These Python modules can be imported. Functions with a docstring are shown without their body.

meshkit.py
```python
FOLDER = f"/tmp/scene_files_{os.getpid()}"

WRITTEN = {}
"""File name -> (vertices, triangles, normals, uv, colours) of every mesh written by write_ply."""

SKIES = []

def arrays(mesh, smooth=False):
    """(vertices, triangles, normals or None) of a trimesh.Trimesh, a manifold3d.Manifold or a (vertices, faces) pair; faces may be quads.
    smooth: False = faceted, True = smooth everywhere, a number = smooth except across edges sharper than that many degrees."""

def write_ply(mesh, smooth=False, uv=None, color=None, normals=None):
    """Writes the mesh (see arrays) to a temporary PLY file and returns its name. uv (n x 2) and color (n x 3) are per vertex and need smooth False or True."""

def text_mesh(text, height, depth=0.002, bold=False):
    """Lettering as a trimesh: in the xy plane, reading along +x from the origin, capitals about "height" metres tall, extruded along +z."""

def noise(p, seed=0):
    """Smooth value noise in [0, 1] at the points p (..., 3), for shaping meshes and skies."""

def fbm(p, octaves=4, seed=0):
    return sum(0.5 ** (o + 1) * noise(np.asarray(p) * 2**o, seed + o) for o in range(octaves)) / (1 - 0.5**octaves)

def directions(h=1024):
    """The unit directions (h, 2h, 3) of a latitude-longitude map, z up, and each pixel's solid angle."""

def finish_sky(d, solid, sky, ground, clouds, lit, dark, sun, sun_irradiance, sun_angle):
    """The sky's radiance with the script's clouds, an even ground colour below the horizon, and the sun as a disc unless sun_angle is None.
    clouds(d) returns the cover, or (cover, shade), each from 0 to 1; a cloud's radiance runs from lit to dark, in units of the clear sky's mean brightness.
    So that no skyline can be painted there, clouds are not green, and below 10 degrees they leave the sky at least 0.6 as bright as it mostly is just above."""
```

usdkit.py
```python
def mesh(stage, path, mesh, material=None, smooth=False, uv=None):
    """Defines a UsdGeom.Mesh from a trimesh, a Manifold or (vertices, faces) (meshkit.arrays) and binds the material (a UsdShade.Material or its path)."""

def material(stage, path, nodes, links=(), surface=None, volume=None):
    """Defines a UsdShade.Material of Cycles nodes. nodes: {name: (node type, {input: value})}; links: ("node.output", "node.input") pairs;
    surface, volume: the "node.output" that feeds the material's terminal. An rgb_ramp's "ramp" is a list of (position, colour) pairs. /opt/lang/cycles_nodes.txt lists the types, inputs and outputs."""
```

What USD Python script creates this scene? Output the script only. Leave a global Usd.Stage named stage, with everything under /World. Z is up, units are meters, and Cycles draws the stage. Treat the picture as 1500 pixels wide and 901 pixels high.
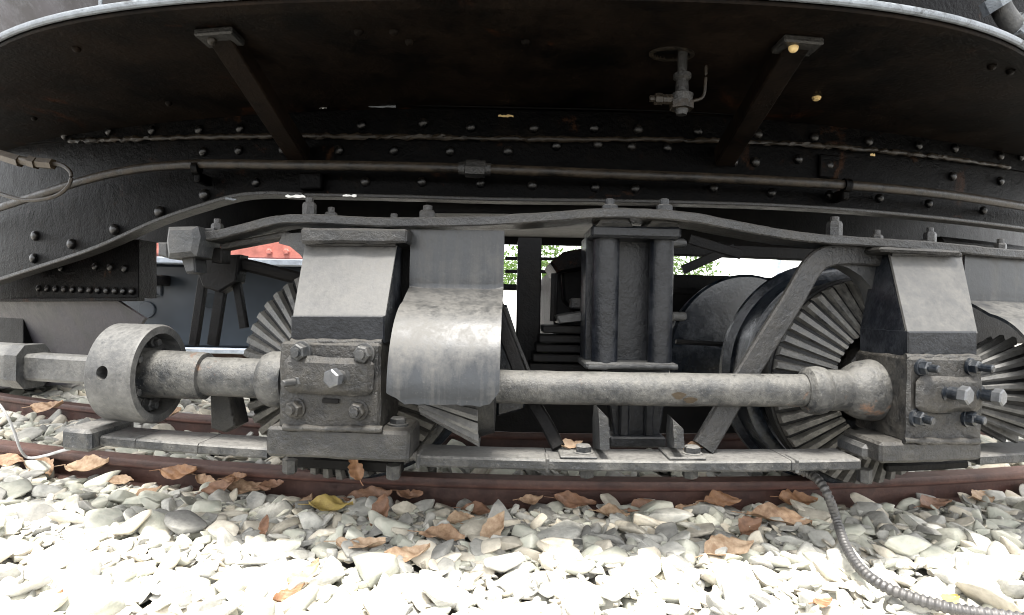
import math, random
import numpy as np, trimesh
import manifold3d as m3
from manifold3d import Manifold
from pxr import Usd, UsdGeom, UsdLux, UsdShade, Gf, Sdf, Vt
import usdkit, meshkit

stage = Usd.Stage.CreateInMemory()
UsdGeom.SetStageUpAxis(stage, UsdGeom.Tokens.z)
UsdGeom.SetStageMetersPerUnit(stage, 1.0)
UsdGeom.Xform.Define(stage, '/World')
rng = np.random.default_rng(7)
random.seed(7)

# ------------------------------------------------------------------ camera, sky, sun, exposure
S = 1.3                 # metres per modelling unit
CAM_H = 0.72            # camera height in metres
ROLL = 0.020
EXPOSURE = 2.9
SUN_EL, SUN_AZ = math.radians(78), math.radians(188)     # azimuth: atan2(x, y) towards the sun
cam = UsdGeom.Camera.Define(stage, '/World/camera')
cam.CreateHorizontalApertureAttr(36.0); cam.CreateVerticalApertureAttr(36.0 * 615 / 1024)
cam.CreateFocalLengthAttr(20.4); cam.CreateClippingRangeAttr(Gf.Vec2f(0.05, 500))
cam.CreateExposureAttr(EXPOSURE)
cr, sr = math.cos(ROLL), math.sin(ROLL)
cam.AddTransformOp().Set(Gf.Matrix4d(cr, 0, sr, 0, -sr, 0, cr, 0, 0, -1, 0, 0, 0, 0, CAM_H, 1))
sunv = np.array([math.cos(SUN_EL) * math.sin(SUN_AZ), math.cos(SUN_EL) * math.cos(SUN_AZ), math.sin(SUN_EL)])
sun = UsdLux.DistantLight.Define(stage, '/World/sun')
sun.CreateIntensityAttr(0.4); sun.CreateAngleAttr(18.0); sun.CreateNormalizeAttr(True)
sun.CreateColorAttr(Gf.Vec3f(1.0, 0.965, 0.90))
zc = sunv; xc = np.cross([0, 1, 0], zc); xc /= np.linalg.norm(xc); yc = np.cross(zc, xc)
sun.AddTransformOp().Set(Gf.Matrix4d(*xc, 0, *yc, 0, *zc, 0, 0, 0, 8, 1))
skym = usdkit.material(stage, '/World/Looks/overcast_sky', {
    's': ('sky_texture', {'sky_type': 'single_scattering', 'sun_disc': False, 'sun_elevation': SUN_EL, 'sun_rotation': SUN_AZ, 'aerosol_density': 2.0}),
    'h': ('hsv', {'saturation': 0.10, 'value': 1.0}),
    'b': ('background_shader', {'strength': 0.10})}, [('s.color', 'h.color'), ('h.color', 'b.color')], surface='b.background')
dome = UsdLux.DomeLight.Define(stage, '/World/sky')
UsdShade.MaterialBindingAPI.Apply(dome.GetPrim()).Bind(skym)
dome.GetPrim().SetCustomDataByKey('kind', 'structure')

# ------------------------------------------------------------------ materials
def metal(name, paint, dust, amt=0.5, rough=0.5, up=0.5, scale=9.0, bump=0.25, spec=0.5, metallic=0.0, rust=None, rust_amt=0.0, fine=70.0, paint2=None, streak=0.0, speck=0.25):
    """Worn painted metal: paint, a blotchy dust film (more of it on faces that look up, also painting undersides as shaded), runs, specks, rust patches and small lumps."""
    k_ = 0.40 if 'sheet' in name and 'silver' in name else 0.50 if name in ('dusty_shaft', 'pale_dusty_metal', 'dusty_grey_metal', 'dark_dusty_bar') else 0.58 if name not in ('worn_bright_edge', 'bright_zinc', 'grey_conduit_steel', 'rusty_rail') else 0.8
    tone = lambda c: (c[0] * k_ * 0.975, c[1] * k_ * 0.985, c[2] * k_ * 1.025)
    paint, dust = tone(paint), tone(dust)
    n = {'g': ('geometry', {}), 'n1': ('noise_texture', {'scale': scale, 'detail': 8.0, 'roughness': 0.72}),
         'n2': ('noise_texture', {'scale': fine, 'detail': 5.0, 'roughness': 0.65}),
         'n3': ('noise_texture', {'scale': scale * 0.45, 'detail': 6.0, 'roughness': 0.72, 'distortion': 0.4}),
         'n4': ('noise_texture', {'scale': fine * 2.2, 'detail': 3.0, 'roughness': 0.6}),
         'n5': ('noise_texture', {'scale': 26.0, 'detail': 4.0, 'roughness': 0.6}),
         'map': ('mapping', {'scale': (1.0, 1.0, 0.08)}),
         'sep': ('separate_xyz', {}),
         'upf': ('map_range', {'from_min': 0.1, 'from_max': 0.9, 'to_min': 0.0, 'to_max': up, 'clamp': True}),  # dust on tops, which also paints shade into the undersides
         'dn': ('map_range', {'from_min': 0.36, 'from_max': 0.64, 'to_min': amt - 0.34, 'to_max': amt + 0.34, 'clamp': True}),
         'add': ('math', {'math_type': 'add', 'use_clamp': True}),
         'st': ('map_range', {'from_min': 0.35, 'from_max': 0.65, 'to_min': -streak, 'to_max': streak, 'clamp': True}),
         'add2': ('math', {'math_type': 'add', 'use_clamp': True}),
         'fn': ('map_range', {'from_min': 0.32, 'from_max': 0.68, 'to_min': 0.55, 'to_max': 1.3, 'clamp': True}),
         'mul': ('math', {'math_type': 'multiply', 'use_clamp': True}),
         'pv': ('mix_color', {'a': tuple(paint), 'b': tuple(paint2 or [c * 0.5 for c in paint])}),
         'pf': ('map_range', {'from_min': 0.4, 'from_max': 0.62, 'clamp': True}),
         'mixd': ('mix_color', {'b': tuple(dust)}),
         'sf': ('map_range', {'from_min': 0.64, 'from_max': 0.70, 'to_min': 0.0, 'to_max': speck, 'clamp': True}),
         'mixs': ('mix_color', {'b': tuple(min(1.0, c * 1.9 + 0.01) for c in dust)}),
         'df': ('map_range', {'from_min': 0.36, 'from_max': 0.30, 'to_min': 0.0, 'to_max': speck * 2.4, 'clamp': True}),
         'mixk': ('mix_color', {'b': tuple(c * 0.5 for c in paint)}),
         'rf': ('map_range', {'from_min': 0.66 - rust_amt, 'from_max': 0.72 - rust_amt * 0.8, 'clamp': True}),
         'mixr': ('mix_color', {'b': tuple(rust or (0.12, 0.045, 0.02))}),
         'ro': ('map_range', {'from_min': 0.0, 'from_max': 1.0, 'to_min': rough, 'to_max': 0.64, 'clamp': True}),
         'hs': ('math', {'math_type': 'multiply_add', 'value2': 0.35}),
         'bp': ('bump', {'strength': bump, 'distance': 0.012}),
         'p': ('principled_bsdf', {'specular_ior_level': spec, 'metallic': metallic})}
    l = [('g.position', 'map.vector'), ('g.position', 'n1.vector'), ('g.position', 'n3.vector'), ('g.position', 'n2.vector'), ('g.position', 'n4.vector'), ('map.vector', 'n5.vector'), ('g.normal', 'sep.vector'), ('sep.z', 'upf.value'), ('n1.fac', 'dn.value'),
         ('dn.result', 'add.value1'), ('upf.result', 'add.value2'), ('n5.fac', 'st.value'), ('add.value', 'add2.value1'), ('st.result', 'add2.value2'), ('n2.fac', 'fn.value'), ('add2.value', 'mul.value1'), ('fn.result', 'mul.value2'),
         ('n3.fac', 'pf.value'), ('pf.result', 'pv.fac'), ('pv.result', 'mixd.a'), ('mul.value', 'mixd.fac'),
         ('mixd.result', 'mixs.a'), ('n4.fac', 'sf.value'), ('sf.result', 'mixs.fac'), ('mixs.result', 'mixk.a'), ('n2.fac', 'df.value'), ('df.result', 'mixk.fac'),
         ('mul.value', 'ro.value'), ('ro.result', 'p.roughness'), ('n2.fac', 'hs.value1'), ('n1.fac', 'hs.value3'), ('hs.value', 'bp.height'), ('bp.normal', 'p.normal')]
    if rust_amt > 0:
        l += [('mixk.result', 'mixr.a'), ('n3.fac', 'rf.value'), ('rf.result', 'mixr.fac'), ('mixr.result', 'p.base_color')]
    else:
        l += [('mixk.result', 'p.base_color')]
    return usdkit.material(stage, '/World/Looks/' + name, n, l, surface='p.BSDF')

def plain(name, col, rough=0.7, col2=None, scale=12.0, bump=0.2, metallic=0.0, spec=0.5, rnd=0.0, transl=None):
    n = {'g': ('geometry', {}), 'n1': ('noise_texture', {'scale': scale, 'detail': 5.0, 'roughness': 0.6}),
         'f': ('map_range', {'from_min': 0.35, 'from_max': 0.65, 'clamp': True}),
         'm': ('mix_color', {'a': tuple(col), 'b': tuple(col2 or [c * 0.65 for c in col])}),
         'oi': ('object_info', {}), 'rv': ('map_range', {'to_min': 1.0 - rnd, 'to_max': 1.0 + rnd}),
         'h': ('hsv', {}), 'bp': ('bump', {'strength': bump, 'distance': 0.008}),
         'p': ('principled_bsdf', {'roughness': rough, 'metallic': metallic, 'specular_ior_level': spec})}
    l = [('g.position', 'n1.vector'), ('n1.fac', 'f.value'), ('f.result', 'm.fac'), ('m.result', 'h.color'), ('oi.random', 'rv.value'), ('rv.result', 'h.value'),
         ('h.color', 'p.base_color'), ('n1.fac', 'bp.height'), ('bp.normal', 'p.normal')]
    out = 'p.BSDF'
    if transl:
        n['t'] = ('translucent_bsdf', {}); n['mx'] = ('mix_closure', {'fac': transl})
        l += [('h.color', 't.color'), ('p.BSDF', 'mx.closure1'), ('t.BSDF', 'mx.closure2')]
        out = 'mx.closure'
    return usdkit.material(stage, '/World/Looks/' + name, n, l, surface=out)

DUST = (0.115, 0.110, 0.098)
M = dict(
    dusty=metal('dusty_grey_metal', (0.017, 0.0195, 0.022), DUST, 0.32, 0.36, 0.5, bump=0.5),
    dustier=metal('pale_dusty_metal', (0.030, 0.032, 0.034), (0.185, 0.178, 0.160), 0.48, 0.38, 0.45, bump=0.35),
    cap=metal('greasy_cast_iron', (0.006, 0.0062, 0.0066), (0.062, 0.054, 0.041), 0.26, 0.28, 0.55, scale=16, bump=1.0),
    basecast=metal('dark_base_casting', (0.007, 0.0074, 0.008), (0.072, 0.065, 0.053), 0.18, 0.34, 0.75, scale=15, bump=0.9),
    plate=metal('pale_cover_plate', (0.060, 0.060, 0.058), (0.125, 0.119, 0.105), 0.60, 0.42, 0.1, scale=5, bump=0.12, speck=0.12, streak=0.15),
    guard=metal('weathered_guard_sheet', (0.017, 0.020, 0.023), (0.105, 0.099, 0.086), 0.04, 0.30, 0.85, scale=5, bump=0.10, streak=0.32, speck=0.2),
    black=metal('black_gloss_paint', (0.0045, 0.0055, 0.0075), (0.030, 0.032, 0.035), 0.06, 0.26, 0.5, bump=0.5, spec=0.3),
    rivet=metal('black_rivet_paint', (0.003, 0.003, 0.0034), (0.032, 0.026, 0.020), 0.06, 0.28, 0.5, bump=0.3, spec=0.4),
    wheel=metal('blue_black_wheel_steel', (0.003, 0.005, 0.008), (0.030, 0.037, 0.045), 0.04, 0.22, 0.15, bump=0.3, spec=0.6),
    gear=metal('black_gear_steel', (0.003, 0.0034, 0.004), (0.03, 0.028, 0.024), 0.10, 0.35, 0.3, scale=12, bump=0.4, spec=0.25),
    tooth=metal('greasy_tooth_steel', (0.010, 0.011, 0.0125), (0.19, 0.178, 0.15), 0.46, 0.24, 0.4, scale=14, bump=0.4, spec=0.6),
    under=metal('sooty_underside', (0.0020, 0.0016, 0.0014), (0.026, 0.0165, 0.0105), 0.24, 0.5, 0.0, scale=3, bump=0.6, spec=0.06, rust=(0.028, 0.010, 0.004), rust_amt=0.05),
    frame=metal('black_frame_paint', (0.0014, 0.0013, 0.0015), (0.017, 0.012, 0.0075), -0.10, 0.34, 0.7, scale=10, bump=0.8, spec=0.045, rust=(0.022, 0.010, 0.005), rust_amt=0.06, speck=0.06),
    bar=metal('dusty_flat_bar', (0.016, 0.018, 0.020), (0.200, 0.190, 0.168), 0.06, 0.38, 0.95, scale=13, bump=0.8),
    arch=metal('dark_dusty_bar', (0.0065, 0.0068, 0.0072), (0.048, 0.042, 0.033), 0.22, 0.36, 0.75, scale=12, bump=0.9),
    pipe=metal('dusty_brown_pipe', (0.006, 0.005, 0.004), (0.060, 0.043, 0.026), 0.30, 0.32, 0.5, scale=14, bump=0.4, spec=0.3),
    worn=metal('worn_bright_edge', (0.16, 0.175, 0.19), (0.24, 0.26, 0.27), 0.5, 0.34, 0.3, scale=22, bump=0.7, metallic=0.3, rust=(0.02, 0.02, 0.02), rust_amt=0.07),
    zinc=metal('bright_zinc', (0.17, 0.175, 0.18), (0.14, 0.14, 0.13), 0.25, 0.25, 0.1, metallic=0.7, bump=0.1),
    brass=metal('dull_brass', (0.05, 0.032, 0.014), (0.075, 0.055, 0.033), 0.4, 0.35, 0.2, metallic=0.4),
    rail=metal('rusty_rail', (0.058, 0.021, 0.014), (0.12, 0.062, 0.044), 0.24, 0.6, 0.45, scale=10, bump=0.3, paint2=(0.02, 0.008, 0.006)),
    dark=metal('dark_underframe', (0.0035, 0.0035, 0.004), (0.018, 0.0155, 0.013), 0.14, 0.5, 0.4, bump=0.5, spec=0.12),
    shaft=metal('dusty_shaft', (0.021, 0.023, 0.025), (0.190, 0.180, 0.155), 0.30, 0.34, 0.7, scale=13, bump=0.6, rust=(0.09, 0.05, 0.03), rust_amt=0.03, speck=0.4),
    boiler=metal('grey_boiler_paint', (0.075, 0.070, 0.080), (0.12, 0.12, 0.13), 0.10, 0.20, 0.3, bump=0.05, speck=0.1, spec=0.8, metallic=0.3),
    silver=metal('silver_smokebox_sheet', (0.022, 0.019, 0.025), (0.045, 0.041, 0.047), 0.45, 0.40, 0.2, scale=9, bump=0.35, rust=(0.008, 0.008, 0.009), rust_amt=0.16),
    conduit=metal('grey_conduit_steel', (0.09, 0.09, 0.09), (0.16, 0.15, 0.137), 0.4, 0.35, 0.2, metallic=0.5, bump=0.1),
    cable=plain('grey_cable_sheath', (0.40, 0.40, 0.40), 0.5),
    chip=plain('pale_yellow_paint', (0.75, 0.55, 0.25), 0.5),  # pale yellow, mostly for painted glints and light spots
    red=plain('red_vehicle_paint', (0.50, 0.18, 0.145), 0.4),
    tank=plain('blue_grey_tank_paint', (0.026, 0.033, 0.043), 0.4, (0.018, 0.024, 0.031), 3.0),
    trim=plain('pale_ledge_paint', (0.32, 0.36, 0.42), 0.4),
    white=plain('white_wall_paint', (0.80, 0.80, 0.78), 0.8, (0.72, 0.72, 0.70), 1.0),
    glassy=plain('dark_window_glass', (0.03, 0.035, 0.04), 0.1),
    ground=plain('ballast_ground', (0.30, 0.285, 0.255), 0.95, (0.10, 0.095, 0.085), 22.0, 1.0),
    bark=plain('grey_bark', (0.12, 0.09, 0.06), 0.9),
    stone_grey=plain('grey_stone', (0.44, 0.425, 0.38), 0.8, (0.28, 0.275, 0.245), 30.0, 0.7, rnd=0.35),
    stone_green=plain('green_grey_stone', (0.35, 0.355, 0.295), 0.8, (0.46, 0.445, 0.375), 26.0, 0.7, rnd=0.35),
    stone_cream=plain('cream_stone', (0.58, 0.53, 0.43), 0.85, (0.38, 0.345, 0.28), 24.0, 0.7, rnd=0.25),
    stone_dark=plain('slate_stone', (0.20, 0.197, 0.18), 0.75, (0.31, 0.30, 0.27), 30.0, 0.7, rnd=0.35),
    leaf_tan=plain('tan_dry_leaf', (0.40, 0.27, 0.17), 0.6, (0.22, 0.13, 0.075), 45.0, 0.5, transl=0.2),
    leaf_peach=plain('pale_peach_dry_leaf', (0.50, 0.37, 0.25), 0.6, (0.30, 0.19, 0.11), 45.0, 0.5, transl=0.2),
    leaf_brown=plain('brown_dry_leaf', (0.27, 0.15, 0.09), 0.55, (0.16, 0.085, 0.05), 45.0, 0.5, transl=0.15),
    leaf_orange=plain('orange_dry_leaf', (0.34, 0.19, 0.10), 0.5, (0.20, 0.10, 0.05), 45.0, 0.5, transl=0.25),
    leaf_yellow=plain('yellow_dry_leaf', (0.55, 0.42, 0.13), 0.5, (0.42, 0.30, 0.10), 45.0, 0.5, transl=0.25),
    leaf_green=plain('green_shrub_leaf', (0.10, 0.17, 0.035), 0.5, (0.06, 0.11, 0.02), 6.0, 0.1, rnd=0.2, transl=0.35),
)

# ------------------------------------------------------------------ the curve of the track, and points read off along it
C0, X0, F = 0.12, 0.1, 850.0
CR = 0.09                                        # rails and ballast curve a little less than the engine
def bend(v, c=C0):
    v = np.array(v, float); v[:, 1] += c * (v[:, 0] - X0) ** 2
    return v
def slopes(x, y):
    dx, dy = x - 750.0, y - 450.0
    return (dx * cr + dy * sr) / F, -(dy * cr - dx * sr) / F
def U(x, y, Z0, c=C0):
    """The point of the layer Z0 (before bending) seen at picture point x, y."""
    sx, sz = slopes(x, y); B = 1 + 2 * c * sx * X0; C = Z0 + c * X0 ** 2
    Z = 2 * C / (B + math.sqrt(max(B * B - 4 * c * sx * sx * C, 0.02)))
    return np.array([sx * Z, Z0, sz * Z])
def Uz(x, y, z, c=C0):
    """The point at height z (before bending) seen at picture point x, y."""
    sx, sz = slopes(x, y); Z = z / sz
    return np.array([sx * Z, Z - c * (sx * Z - X0) ** 2, z])

# ------------------------------------------------------------------ mesh helpers (all return trimesh)
def T(man):
    m = man.to_mesh(); return trimesh.Trimesh(np.array(m.vert_properties[:, :3], float), np.array(m.tri_verts), process=False)
def hull(pts): return T(Manifold.hull_points(np.ascontiguousarray(np.asarray(pts, np.float32))))
def cat(*ms): return trimesh.util.concatenate([m for m in ms if m is not None])
def cbox(x0, x1, y0, y1, z0, z1, ch=0.004):
    p = []
    for ix, X in ((1, x0), (-1, x1)):
        for iy, Y in ((1, y0), (-1, y1)):
            for iz, Z in ((1, z0), (-1, z1)):
                p += [(X, Y + iy * ch, Z + iz * ch), (X + ix * ch, Y, Z + iz * ch), (X + ix * ch, Y + iy * ch, Z)]
    return hull(p)
def pbox(px0, py0, px1, py1, Z0, depth, ch=0.004):
    a, b = U(px0, (py0 + py1) / 2, Z0), U(px1, (py0 + py1) / 2, Z0); xm = (px0 + px1) / 2
    zt, zb = U(xm, py0, Z0)[2], U(xm, py1, Z0)[2]
    return cbox(a[0], b[0], Z0, Z0 + depth, zb, zt, ch)
def prism(poly, y0, y1, ch=0.0):
    """Convex polygon of (x, z) points pushed from y0 to y1, front and back edges chamfered."""
    poly = np.asarray(poly, float); c = poly.mean(0); d = poly - c
    ins = c + d * (1 - ch / np.maximum(np.abs(d).max(0), 1e-6))
    return hull([(x, y0, z) for x, z in ins] + [(x, y1, z) for x, z in ins] + [(x, y0 + ch, z) for x, z in poly] + [(x, y1 - ch, z) for x, z in poly])
def pprism(pts, Z0, depth, ch=0.004):
    return prism([U(x, y, Z0)[[0, 2]] for x, y in pts], Z0, Z0 + depth, ch)
def loft(rings, cap=True):
    """Rings of equal point counts joined to a closed skin."""
    rings = [np.asarray(r, float) for r in rings]; n = len(rings[0]); v = np.vstack(rings); f = []
    for i in range(len(rings) - 1):
        for k in range(n):
            a, b = i * n + k, i * n + (k + 1) % n
            f += [(a, b, b + n), (a, b + n, a + n)]
    if cap:
        v = np.vstack([v, rings[0].mean(0), rings[-1].mean(0)]); e = (len(rings) - 1) * n
        for k in range(n):
            f += [(len(v) - 2, (k + 1) % n, k), (len(v) - 1, e + k, e + (k + 1) % n)]
    m = trimesh.Trimesh(v, f, process=False)
    if m.volume < 0: m.invert()
    return m
def smooth_path(p, n=8):
    p = np.asarray(p, float)
    if len(p) < 3 or n < 2: return p
    q = np.vstack([2 * p[0] - p[1], p, 2 * p[-1] - p[-2]]); out = []
    for i in range(1, len(q) - 2):
        for t in np.arange(n) / n:
            out.append(0.5 * (2 * q[i] + (q[i + 1] - q[i - 1]) * t + (2 * q[i - 1] - 5 * q[i] + 4 * q[i + 1] - q[i + 2]) * t * t + (3 * q[i] - q[i - 1] - 3 * q[i + 1] + q[i + 2]) * t ** 3))
    return np.array(out + [p[-1]])
def sweep(path, section, up=(0, 0, 1)):
    """section: (side, up) offsets, one list or a function of the station's number."""
    path = np.asarray(path, float); t = np.gradient(path, axis=0); rings = []
    for i, (p, d) in enumerate(zip(path, t)):
        d = d / np.linalg.norm(d); u = np.asarray(up, float); s = np.cross(d, u)
        if np.linalg.norm(s) < 1e-3: s = np.array([1.0, 0, 0])
        s /= np.linalg.norm(s); u = np.cross(s, d)
        sec = section(i) if callable(section) else section
        rings.append([p + a * s + b * u for a, b in sec])
    return loft(rings)
def circ(r, n=12): return [(r * math.cos(a), r * math.sin(a)) for a in np.arange(n) * 2 * math.pi / n]
def rect(a0, a1, b0, b1, c=0.003): return [(a0 + c, b0), (a1 - c, b0), (a1, b0 + c), (a1, b1 - c), (a1 - c, b1), (a0 + c, b1), (a0, b1 - c), (a0, b0 + c)]
def tube(path, r, n=12, k=8): return sweep(smooth_path(path, k), circ(r, n))
def lathe_x(prof, y, z, n=40):
    return loft([[(x, y + r * math.cos(a), z + r * math.sin(a)) for a in np.arange(n) * 2 * math.pi / n] for x, r in prof])
def bar(p, q, w, t, up=(0, -1, 0), ch=0.003, n=2):
    """Flat bar from p to q: w across, t along up."""
    return sweep(np.linspace(p, q, n), rect(-w / 2, w / 2, -t / 2, t / 2, ch), up)
def frame_of(d):
    d = np.asarray(d, float); d /= np.linalg.norm(d)
    a = np.cross(d, [0, 0, 1]) if abs(d[2]) < 0.9 else np.cross(d, [1, 0, 0]); a /= np.linalg.norm(a)
    return d, a, np.cross(d, a)
def stack(base, d, prof, n, twist=0.0):
    """Round or hexagonal pieces along d from base: prof of (distance, radius)."""
    d, a, b = frame_of(d)
    return loft([[base + d * h + (a * math.cos(t + twist) + b * math.sin(t + twist)) * r for t in np.arange(n) * 2 * math.pi / n] for h, r in prof])
def bolt(base, d, r=0.014, head=0.016, stud=0.0, washer=True, twist=0.0, back=0.004):
    base = np.asarray(base, float); out = []
    if washer: out.append(stack(base, d, [(-back, r * 1.25), (0.003, r * 1.25), (0.004, r * 1.15)], 14))
    out.append(stack(base, d, [(-back, r), (head * 0.85, r), (head, r * 0.82)], 6, twist))
    if stud: out.append(stack(base, d, [(head * 0.5, r * 0.55), (head + stud * 0.9, r * 0.55), (head + stud, r * 0.42)], 12))
    return cat(*out)
def rivet(p, r=0.012, d=(0, -1, 0)):
    return stack(np.asarray(p, float), d, [(-0.004, r), (0.001, r), (0.45 * r, r * 0.9), (0.75 * r, r * 0.62), (0.86 * r, r * 0.25)], 12)
def rough_up(m, a, s, seed=0):
    n = meshkit.fbm(m.vertices * s, 3, seed) - 0.5
    m = m.copy(); m.vertices = m.vertices + m.vertex_normals * (n * 2 * a)[:, None]
    return m
def refine(m, L):
    try:
        man = Manifold(m3.Mesh(np.ascontiguousarray(m.vertices, np.float32), np.ascontiguousarray(m.faces, np.uint32)))
        if man.status() == m3.Error.NoError and man.num_tri() > 0: return T(man.refine_to_length(L))
    except Exception: pass
    m = m.copy(); m.merge_vertices()
    man = Manifold(m3.Mesh(np.ascontiguousarray(m.vertices, np.float32), np.ascontiguousarray(m.faces, np.uint32)))
    return T(man.refine_to_length(L)) if man.num_tri() > 0 else m

# ------------------------------------------------------------------ things and parts
used = {}
def numbered(path):
    n = used.get(path, 0); used[path] = n + 1
    return path if n == 0 else f'{path}_{n:03d}'
class Thing:
    def __init__(s, name, label=None, cat=None, group=None, kind=None, origin=None):
        s.path = numbered('/World/' + name); s.meta = dict(label=label, category=cat, group=group, kind=kind); s.parts = []; s.origin = origin
    def part(s, name, mesh, mat, parent=None, c=C0, smooth=32, label=None, kind=None, L=0.09):
        m = mesh
        if L and c and np.ptp(m.vertices[:, 0]) > 0.22: m = refine(m, L)
        path = numbered((parent or s.path) + '/' + name)
        v = bend(m.vertices, c) if c else np.array(m.vertices)
        s.parts.append((path, parent, trimesh.Trimesh(v * S + [0, 0, CAM_H], m.faces, process=False), mat, smooth, label, kind))
        return path
    def done(s):
        allv = np.vstack([p[2].vertices for p in s.parts])
        lo, hi = allv.min(0), allv.max(0)
        o = np.array([(lo[0] + hi[0]) / 2, (lo[1] + hi[1]) / 2, lo[2]]) if s.origin is None else np.asarray(s.origin, float)
        x = UsdGeom.Xform.Define(stage, s.path); x.AddTranslateOp().Set(Gf.Vec3d(*map(float, o)))
        for k, v in s.meta.items():
            if v: x.GetPrim().SetCustomDataByKey(k, v)
        for path, parent, m, mat, smooth, label, kind in s.parts:
            m.vertices = m.vertices - o
            pr = usdkit.mesh(stage, path, m, M[mat], smooth=smooth).GetPrim()
            if label: pr.SetCustomDataByKey('label', label)
            if kind: pr.SetCustomDataByKey('kind', kind)
def single(name, mesh, mat, label, cat, group=None, kind=None, c=C0, smooth=32, L=0.09):
    """A thing that is one mesh, its origin at its base."""
    m = mesh
    if L and c and np.ptp(m.vertices[:, 0]) > 0.22: m = refine(m, L)
    v = (bend(m.vertices, c) if c else np.array(m.vertices)) * S + [0, 0, CAM_H]
    lo, hi = v.min(0), v.max(0); o = np.array([(lo[0] + hi[0]) / 2, (lo[1] + hi[1]) / 2, lo[2]])
    g = usdkit.mesh(stage, numbered('/World/' + name), trimesh.Trimesh(v - o, m.faces, process=False), M[mat], smooth=smooth)
    g.AddTranslateOp().Set(Gf.Vec3d(*map(float, o)))
    for k, t in dict(label=label, category=cat, group=group, kind=kind).items():
        if t: g.GetPrim().SetCustomDataByKey(k, t)
    return g

# ================================================================== LOCOMOTIVE BODY
BZ = 0.640                                            # underside of the running board
WEB = 1.88                                            # face of the main frame
loco = Thing('locomotive', 'sooty black steam locomotive body with riveted frame above the geared truck', 'locomotive')
hole_c = Uz(984, 78, BZ)
def front(x):
    q = float(np.clip(x, -1.36, 1.36)); k = [0.05708, 0.01912, 0.0637, -0.03617, 1.1736]
    return float(np.polyval(k, q) + np.polyval(np.polyder(k), q) * (x - q)) - C0 * (x - X0) ** 2
xs = m3.CrossSection([[(x, front(x)) for x in np.linspace(-2.3, 2.6, 60)] + [(2.6, 2.72), (-2.3, 2.72)]])
ell = m3.CrossSection([[(hole_c[0] + 0.048 * math.cos(a), hole_c[1] + 0.030 * math.sin(a)) for a in np.arange(28) * 2 * math.pi / 28]])
board = T(Manifold.extrude(xs - ell, 0.012)); board.apply_translation((0, 0, BZ))
RB = loco.part('running_board', board, 'under', L=0.06)
edge = [np.array([x, front(x), BZ + 0.004]) for x in np.linspace(-2.3, 2.6, 90)]
loco.part('edge_strip', sweep(edge, circ(0.0085, 10)), 'worn', RB)
loco.part('edge_flange', sweep(edge, rect(-0.05, -0.006, -0.016, -0.006)), 'under', RB)
loco.part('hole_rim', loft([[(hole_c[0] + (0.048 + a_) * math.cos(t), hole_c[1] + (0.030 + a_) * math.sin(t), BZ - b_) for a_, b_ in ((0, -0.004), (0.009, -0.001), (0.009, 0.004), (0.0, 0.005))] for t in np.linspace(0, 2 * math.pi, 33)], cap=False), 'pipe', RB, L=None)
for x, y in ((525, 45), (577, 45), (1453, 96), (1480, 103), (112, 70), (50, 172), (247, 150), (600, 60), (770, 60)):
    loco.part('rivet', rivet(Uz(x, y, BZ), 0.012, (0, 0, -1)), 'under', RB)
for x, y in ((1132, 142), (1196, 142)):
    loco.part('bolt', bolt(Uz(x, y, BZ), (0, 0, -1), 0.011, 0.009), 'chip', RB, label='small bolt head with chipped yellow paint')  # yellow heads stand in for light showing through holes
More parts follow.
